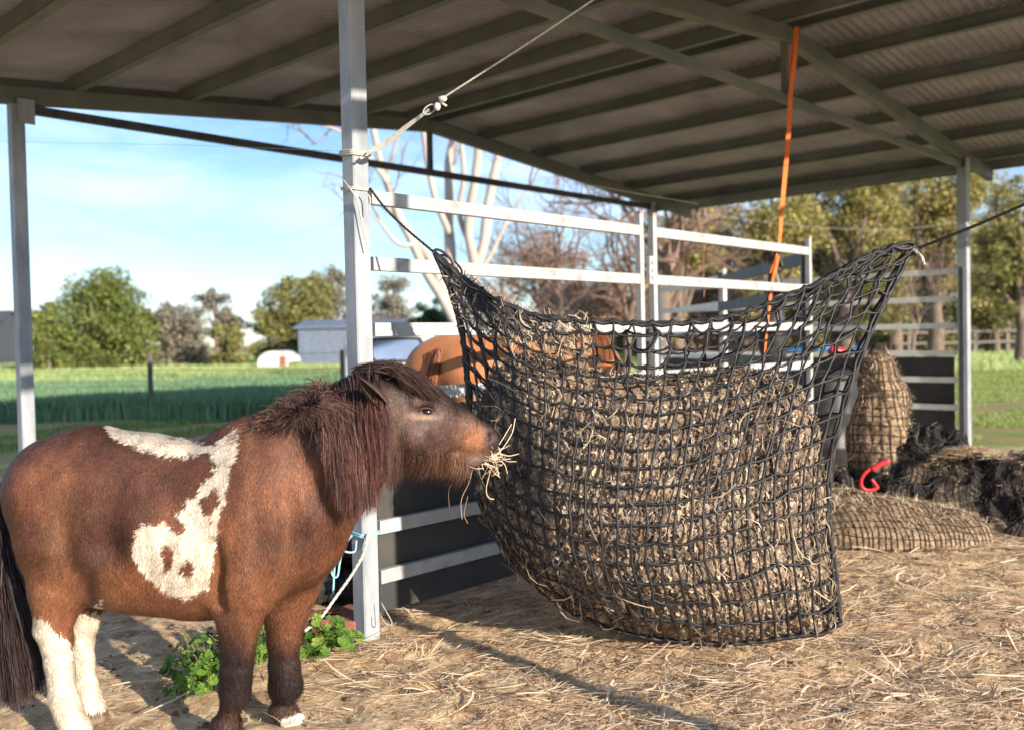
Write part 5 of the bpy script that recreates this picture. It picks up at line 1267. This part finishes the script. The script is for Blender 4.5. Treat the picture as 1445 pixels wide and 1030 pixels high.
# left background
tree('leafy_tree', 'big rounded bright green tree at the left beyond the field', 142, 150, 380, 60, 'leaf_green', 1, 220, 150, .26, bottom=.0, clump=.26, lobes=[(-.12, .5, .38), (.15, .55, .36), (.2, .8, .22), (-.05, .75, .24), (-.3, .4, .2), (.3, .4, .22), (0, .3, .4)])
tree('leafy_tree', 'small round green tree touching the left side of the big green tree', 68, 66, 422, 58, 'leaf_green', 2, 80, 120, .24, bottom=.0, clump=.3)
tree('leafy_tree', 'low grey brown bushy tree right of the big green tree', 250, 96, 415, 62, 'leaf_grey', 3, 100, 110, .24, bottom=.0, clump=.28)
tree('leafy_tree', 'tall thin grey crowned tree standing above the low bushes', 306, 82, 381, 66, 'leaf_grey', 4, 44, 90, .22, gap=.55, bottom=.20, clump=.22, lobes=[(-.1, .85, .2), (.25, .6, .22), (-.3, .62, .18), (0, .45, .2), (.3, .35, .2)])
tree('leafy_tree', 'small dark olive tree in front of the tall grey crowned tree', 322, 50, 455, 58, 'leaf_olive', 5, 50, 90, .22, bottom=.0, clump=.3)
tree('leafy_tree', 'wide olive green tree standing over the white shelter', 420, 120, 385, 64, 'leaf_olive', 6, 140, 120, .26, bottom=.04, clump=.25, lobes=[(-.2, .6, .32), (.12, .75, .3), (.25, .5, .3), (-.3, .42, .25), (0, .45, .3)])
tree('leafy_tree', 'pale grey olive tree behind and right of the wide olive tree', 462, 90, 376, 72, 'leaf_grey', 7, 100, 100, .26, bottom=.06, clump=.24)
tree('leafy_tree', 'grey brown leafless looking tree just right of the near post', 556, 84, 388, 60, 'leaf_grey', 8, 60, 90, .2, gap=.3, bottom=.08, clump=.25)
tree('leafy_tree', 'dark green shrub low behind the white gum trunk', 612, 66, 420, 52, 'leaf_dark', 9, 70, 90, .2, bottom=.02, clump=.3)
# middle and right
tree('brown_tree', 'brownish bare crowned tree behind the middle of the white panels', 770, 150, 322, 46, 'leaf_brown', 10, 90, 90, .17, gap=.45, bottom=.15, clump=.22)
tree('brown_tree', 'low spreading brown tree left of the panel uprights', 855, 190, 372, 40, 'leaf_brown', 11, 120, 110, .16, gap=.2, bottom=.05, clump=.24)
tree('brown_tree', 'russet bush between the gum tree and the brown trees', 700, 110, 400, 55, 'leaf_brown', 12, 70, 90, .18, gap=.2, bottom=.03, clump=.28)
tree('eucalypt', 'tall yellow green eucalypt behind the panel uprights', 960, 150, 240, 34, 'leaf_gold', 13, 100, 90, .15, gap=.55, bottom=.12, clump=.22, trunk=.3)
tree('eucalypt', 'tall golden eucalypt behind the orange strap', 1075, 170, 225, 36, 'leaf_gold', 14, 130, 100, .15, gap=.45, bottom=.12, clump=.22, trunk=.3)
tree('eucalypt', 'very tall olive gold eucalypt left of the far right post', 1195, 190, 190, 38, 'leaf_gold', 15, 170, 110, .15, gap=.4, bottom=.08, clump=.22, trunk=.3)
tree('eucalypt', 'tall eucalypt crown directly behind the far right post', 1320, 180, 170, 40, 'leaf_gold', 16, 150, 110, .15, gap=.45, bottom=.08, clump=.22, trunk=.3)
tree('eucalypt', 'olive tree at the right edge beyond the far right post', 1440, 130, 235, 34, 'leaf_olive', 17, 90, 100, .13, gap=.35, bottom=.18, clump=.2, trunk=.3)
tree('brown_tree', 'brown thicket low behind the dark slanting gate', 1010, 190, 352, 44, 'leaf_brown', 18, 110, 100, .17, bottom=.02, clump=.26)
tree('leafy_tree', 'olive bush low behind the far right rails', 1215, 170, 385, 46, 'leaf_olive', 19, 110, 100, .17, bottom=.12, clump=.25)
tree('leafy_tree', 'olive tree clump low between the far right post and the right edge', 1405, 150, 350, 48, 'leaf_olive', 20, 110, 100, .17, gap=.2, bottom=.16, clump=.25)
tree('leafy_tree', 'dim olive thicket farthest behind the hay net', 900, 260, 415, 60, 'leaf_olive', 21, 120, 100, .2, bottom=.01, clump=.22)
tree('eucalypt', 'broad pale eucalypt filling the gap under the eave left of the far right post', 1260, 190, 215, 47, 'leaf_gold', 22, 150, 100, .18, gap=.3, bottom=.05, clump=.24, trunk=.3)
tree('eucalypt', 'olive eucalypt farther back behind the orange strap', 1130, 170, 255, 50, 'leaf_olive', 23, 140, 100, .19, gap=.3, bottom=.05, clump=.24, trunk=.3)
tree('eucalypt', 'pale eucalypt at the right edge above the dark blue shed', 1400, 150, 225, 50, 'leaf_gold', 24, 110, 100, .19, gap=.5, bottom=.3, clump=.2, trunk=.3)
tree('eucalypt', 'dusty eucalypt seen between the panel uprights and the orange strap', 1010, 150, 270, 48, 'leaf_grey', 25, 110, 100, .18, gap=.35, bottom=.05, clump=.24, trunk=.3)
for px_, w_, top_, lf, sd_, lb in ((975, 170, 395, 'leaf_olive', 31, 'low olive thicket behind the panel uprights'), (1090, 180, 380, 'leaf_gold', 32, 'low golden thicket behind the hanging black bag'), (1180, 160, 360, 'leaf_grey', 33, 'dusty thicket behind the right corner of the hay net'),
                                   (1290, 170, 350, 'leaf_olive', 34, 'olive thicket low behind the far right post'), (1440, 170, 365, 'leaf_grey', 35, 'dusty brown thicket at the right edge above the grass')):
    tree('thicket', lb, px_, w_, top_, 54, lf, sd_, 110, 110, .24, bottom=.0, clump=.28, trunk=.05, cat='thicket')
# the white limbed gum
gum = thing('bare_gum_tree', W(668, 490, 24) * [1, 1, 0], 'big bare gum tree with white limbs rising behind the top rails', 'tree')
GL = [([(672, 560), (655, 500), (640, 450), (612, 400), (585, 345), (560, 300), (542, 250), (528, 195), (520, 150)], 9, 4),
      ([(640, 450), (615, 385), (572, 318), (540, 290), (520, 272)], 7, 2.5), ([(560, 300), (548, 262), (530, 236), (505, 205), (470, 182), (430, 172)], 4.5, 1.4),
      ([(655, 500), (648, 440), (637, 380), (634, 320), (636, 260), (638, 205), (641, 150), (640, 100)], 9, 5.5),
      ([(660, 500), (664, 440), (668, 385), (664, 330), (668, 270), (676, 215), (674, 160), (670, 110)], 8, 4.5),
      ([(668, 385), (680, 350), (688, 300), (698, 250), (706, 215), (702, 170), (712, 130)], 8, 5),
      ([(664, 350), (654, 320), (650, 290), (656, 250), (652, 200), (655, 150)], 4.5, 2.5), ([(634, 330), (620, 292), (610, 250), (598, 200), (592, 160)], 5, 3),
      ([(668, 400), (684, 372), (705, 330), (724, 296), (752, 262)], 4, 1.5), ([(585, 345), (560, 345), (540, 322), (522, 300)], 3.5, 1.5),
      ([(542, 250), (556, 210), (566, 170)], 3, 1.6), ([(430, 172), (410, 178)], 1.4, .8), ([(470, 182), (452, 200), (440, 205)], 1.4, .8), ([(500, 200), (484, 170), (470, 150)], 2, 1.2)]
rg = np.random.default_rng(3)
mb0 = MB(); mbt = MB()
def twigs(mb, p, d, L_, r, depth, rg):
    n = 5; pts = [p]; dd = d
    for k in range(n): dd = nrm(dd + rg.normal(0, .20, 3) + [0, 0, .04]); pts.append(pts[-1] + dd * L_ / n)
    mb.tube(np.array(pts), np.linspace(r, r * .45, n + 1), 4, cap=False)
    if depth > 0:
        for k in range(3):
            i = rg.integers(2, n + 1); twigs(mb, pts[i], nrm(dd + rg.normal(0, .55, 3)), L_ * .66, r * .5, depth - 1, rg)
for k, (pts, w0, w1) in enumerate(GL):
    Yk = 24 + rg.normal(0, .8) * (k > 0); P = bez([W(x, y, 24 + (Yk - 24) * i / max(1, len(pts) - 1)) for i, (x, y) in enumerate(pts)], 36)
    if k in (0, 3): P[0, 2] = min(P[0, 2], 0)
    P = P + np.stack([fbm(P, .9, 2, k), 0 * P[:, 0], 0 * P[:, 0]], -1) * .10
    mb0.tube(P, np.linspace(w0, w1, 36) * 24 / FPX * (1 + .12 * fbm(P, 2, 2, k + 40)), 9)
    for j in range(2 if k < 9 else 1): twigs(mbt, P[rg.integers(22, 36)], nrm(np.array([rg.normal(0, 1), rg.normal(0, .4), .8])), 1.3, .03, 2, rg)
mb0.build('trunk', M['gumbark'], gum, smooth=True); mbt.build('twigs', M['twig'], gum)
def bare(px, Y, ptop, pw, seed, label, m_='twig', r=.14, bare_n=7, depth=4):
    rg = np.random.default_rng(seed); hor = 480 - (px - 722) * .0208; H = (hor - ptop) / FPX * Y + CH; X = W(px, hor, Y)[0]; t = thing('bare_tree', (X, Y, 0), label, 'tree'); mb = MB()
    tr = bez([(X, Y, -.1), (X + rg.normal(0, .15), Y, H * .25), (X + rg.normal(0, .2), Y, H * .45)], 10); mb.tube(tr, np.linspace(r, r * .7, 10), 8)
    mb.build('trunk', M['bark'], t, smooth=True); mb = MB()
    for k in range(bare_n):
        a = rg.uniform(-1, 1); twigs(mb, tr[rg.integers(5, 10)], nrm(np.array([a * pw / 100, rg.normal(0, .4), 1.0])), H * .36, r * .45, depth, rg)
    mb.build('branches', M[m_], t); return t
bare(800, 30, 235, 120, 5, 'bare brown twiggy tree behind the top rail in the middle', bare_n=8)
bare(880, 27, 245, 90, 6, 'bare twiggy tree beside the near panel uprights', r=.13, bare_n=7)
bare(935, 24, 200, 90, 7, 'grey trunked twiggy tree between the panel upright and the orange strap', r=.26, bare_n=9)
bare(725, 34, 300, 90, 8, 'thin bare tree right of the white gum limbs', r=.10, bare_n=6)
bare(1295, 22, 330, 60, 9, 'slim pale sapling by the far right post', r=.06, bare_n=5, depth=3)
# tree guards / pale stumps
# ================================================================== FAR BUILDINGS, FENCES
M['shedblue'] = mat('blue_grey_cladding', [(0.3, (0.12, 0.15, 0.21)), (0.7, (0.18, 0.215, 0.285))], 3, .6)
M['white'] = mat('white_cladding', [(0.3, (0.66, 0.66, 0.64)), (0.7, (0.80, 0.79, 0.76))], 3, .6)
M['wood'] = mat('old_wood', [(0.3, (0.07, 0.055, 0.045)), (0.7, (0.19, 0.15, 0.12))], 10, .9, .004, 40, stretch=(1, 1, .2))
M['window'] = mat('dark_glass', [(0.3, (0.03, 0.04, 0.05)), (0.7, (0.06, 0.07, 0.09))], 3, .1)
def building(name, label, px0, px1, ytop, Y, depth, wallm, roofm, rise=.25, nwin=2, ridge_x=True, cat='building'):
    hor = 480 - ((px0 + px1) / 2 - 722) * .0208; a = W(px0, hor, Y); b = W(px1, hor, Y); H = (hor - ytop) / FPX * Y + CH; x0, x1 = a[0], b[0]; hw = H / (1 + rise)
    t = thing(name, ((x0 + x1) / 2, Y, 0), label, cat); mb = MB()
    V = [(x0, Y, 0), (x1, Y, 0), (x1, Y + depth, 0), (x0, Y + depth, 0), (x0, Y, hw), (x1, Y, hw), (x1, Y + depth, hw), (x0, Y + depth, hw), (x0, Y + depth / 2, H), (x1, Y + depth / 2, H)]
    mb.add(V, [(0, 1, 5, 4), (2, 3, 7, 6), (1, 2, 6, 9, 5), (3, 0, 4, 8, 7)]); mb.build('wall', M[wallm], t)
    mb = MB(); o = .25
    for sy, y0 in ((1, Y - o), (-1, Y + depth + o)):
        e = hw - o * (H - hw) / (depth / 2); mb.add([(x0 - o, y0, e + .02), (x1 + o, y0, e + .02), (x1 + o, Y + depth / 2, H + .03), (x0 - o, Y + depth / 2, H + .03), (x0 - o, y0, e + .12), (x1 + o, y0, e + .12), (x1 + o, Y + depth / 2, H + .13), (x0 - o, Y + depth / 2, H + .13)],
               [(0, 1, 2, 3), (4, 5, 6, 7), (0, 1, 5, 4), (1, 2, 6, 5), (3, 0, 4, 7)])
    mb.build('roof', M[roofm], t)
    for k in range(nwin):
        xc = x0 + (x1 - x0) * (k + .5) / nwin; mb = MB(); mb.box((xc, Y - .02, hw * .5), (1, 0, 0), (0, 1, 0), (0, 0, 1), min(.8, (x1 - x0) / nwin * .25), .03, hw * .2); mb.build('window', M['window'], t)
    return t
building('long_shed', 'long blue grey farm shed low at the far edge of the left field', 421, 640, 451, 56, 6, 'shedblue', 'shedblue', .2, 0)
building('farm_shed', 'dull blue grey shed seen at the left edge beyond the left post', -60, 2, 440, 80, 3, 'darkbar', 'darkbar', .2, 0)
wt = W(391, 485, 52); dome = thing('white_shelter', (wt[0], 52, 0), 'small white domed shelter on the field left of the long blue grey shed', 'shelter')
mb = MB(); th2 = np.linspace(0, math.pi, 17); P = np.array([[[wt[0] + math.cos(t) * .85, y, math.sin(t) * .62 + .35] for t in th2] for y in np.linspace(51, 54, 6)]); mb.grid(P, flip=True)
mb.add([(wt[0] + math.cos(t) * .84, 51, math.sin(t) * .62 + .35) for t in th2] , [tuple(range(17))]); mb.add([(wt[0] - .85, 51, -.1), (wt[0] + .85, 51, -.1), (wt[0] + .85, 51, .36), (wt[0] - .85, 51, .36)], [(0, 1, 2, 3)]); mb.build('shell', M['white'], dome, smooth=True)
mb = MB(); mb.box((wt[0] + .55, 50.96, .42), (1, 0, 0), (0, 1, 0), (0, 0, 1), .16, .02, .28); mb.build('door', M['brick'], dome)
building('house', 'white walled house with blue grey roof behind the far right rails', 1228, 1330, 424, 60, 8, 'white', 'shedblue', .5, 3)
building('house', 'small white cottage right of the far right post', 1385, 1432, 418, 62, 6, 'white', 'white', .35, 1)
building('farm_shed', 'dark blue shed at the right edge of the field', 1418, 1500, 424, 56, 7, 'darkbar', 'shedblue', .25, 0)
# left wire fence with wooden posts
def fence(label, pts, hpost, wires, grp, pm='wood', pr_=.055, name='wire_fence'):
    t = thing(name, (pts[0][0], pts[0][1], 0), label, 'fence', grp)
    for k, p in enumerate(pts):
        mb = MB(); x, y = p; q = np.array([x, y, -.1]); mb.tube(np.array([q, q + [rng.normal(0, .015), 0, hpost * .5], q + [rng.normal(0, .03), 0, hpost * rng.uniform(.95, 1.05)]]), [pr_, pr_ * .95, pr_ * .9], 8); mb.build('fence_post', M[pm], t, smooth=True)
    for z in wires:
        mb = MB()
        for (x0, y0), (x1, y1) in zip(pts[:-1], pts[1:]): mb.tube(np.array([(x0, y0, z), ((x0 + x1) / 2, (y0 + y1) / 2, z - .02), (x1, y1, z)]), .004, 4)
        mb.build('wire', M['darkbar'], t)
    return t
p0 = W(210, 490, 17.2); p1 = W(484, 480, 15.5); d_ = (p1 - p0)
fence('old wooden post and wire fence in front of the tall green crop at the left', [tuple((p0 + d_ * k)[:2]) for k in (-1.05, 0, 1, 2, 3)], 1.28, [.3, .6, .9, 1.15], None)
q0 = W(1255, 470, 48); q1 = W(1440, 468, 48)
t = thing('rail_fence', (q0[0], 48, 0), 'pale timber rail fence with posts far behind the right panels', 'fence')
M['palewood'] = mat('pale_timber', [(0.3, (0.15, 0.13, 0.11)), (0.7, (0.28, 0.25, 0.22))], 10, .9)
for k in range(6):
    q = q0 + (q1 - q0) * (k / 4 - .1); mb = MB(); mb.bar((q[0], 48, 0), (q[0], 48, 1.9 if k == 2 else 1.45), .20, .16, up=(0, 1, 0)); mb.build('fence_post', M['palewood'], t)
for z in (.7, 1.25):
    a = q0 - (q1 - q0) * .1; b2 = q0 + (q1 - q0) * 1.15; mb = MB(); mb.bar((a[0], 47.85, z), (b2[0], 47.85, z), .05, .12); mb.build('fence_rail', M['palewood'], t)
# wire running across at the left post and a power line far right
rope('fence_wire', [W(-30, 198, 6.8), W(34, 201, 6.9), W(250, 205, 5.4), W(484, 214, 4.12)], .0009, 'rope_w', 'thin pale wire crossing the left post against the sky', 'wire', twist=False)
rope('power_line', [W(940, 298, 22), W(1240, 325, 21), W(1460, 290, 20)], .0045, 'rope_w', 'thin pale overhead wire in front of the eucalypts', 'wire', twist=False)
rope('eave_rope', [W(835, 262, 9.2), W(890, 272, 9.6), W(985, 288, 10.2)], .006, 'rope_w', 'pale rope sagging under the far corner of the shed roof', 'rope', twist=False)

# white horse float seen between the rails left of the chestnut horse
fl0 = W(484, 520, 9.6); fl1 = W(628, 520, 9.6); fX = (fl0[0] + fl1[0]) / 2; fw = (fl1[0] - fl0[0]) / 2; ztop = W(540, 472, 9.6)[2]
fo = thing('horse_float', (fX, 10.2, 0), 'white horse float with a rounded blue window behind the chestnut horse', 'horse float')
mb = MB(); mb.box((fX, 10.3, (ztop + .45) / 2), (1, 0, 0), (0, 1, 0), (0, 0, 1), fw, .7, (ztop - .45) / 2); o = mb.build('float_body', M['white'], fo); bv = o.modifiers.new('b', 'BEVEL'); bv.width = .08; bv.segments = 4
M['blueglass'] = mat('blue_tinted_window', [(0.3, (0.16, 0.24, 0.42)), (0.7, (0.26, 0.36, 0.58))], 2, .15)
def rrect(cx, cz, hx, hz, r, y, n=6):
    P = []
    for sx, sz, a0 in ((1, 1, 0), (-1, 1, 90), (-1, -1, 180), (1, -1, 270)):
        for k in range(n): a = R(a0 + 90 * k / (n - 1)); P.append((cx + sx * (hx - r) + r * math.cos(a), y, cz + sz * (hz - r) + r * math.sin(a)))
    return P
wc = W(560, 494, 9.6)
for nm, hx, hz, y, m_ in (('window_frame', .27, .13, 9.59, 'darkbar'), ('window', .24, .10, 9.57, 'blueglass')):
    mb = MB(); f = rrect(wc[0], wc[2], hx, hz, .05, y); g = rrect(wc[0], wc[2], hx, hz, .05, y + .02); n = len(f); mb.add(f + g, [tuple(range(n - 1, -1, -1))] + [(i, (i + 1) % n, n + (i + 1) % n, n + i) for i in range(n)]); mb.build(nm, M[m_], fo)
for k in (-1, 1):
    mb = MB(); torus(mb, (fX + k * .3, 9.62, .28), .19, .09, (1, 0, 0), (0, 0, 1)); mb.build('wheel', M['blackpl'], fo, smooth=True)
clean_props()
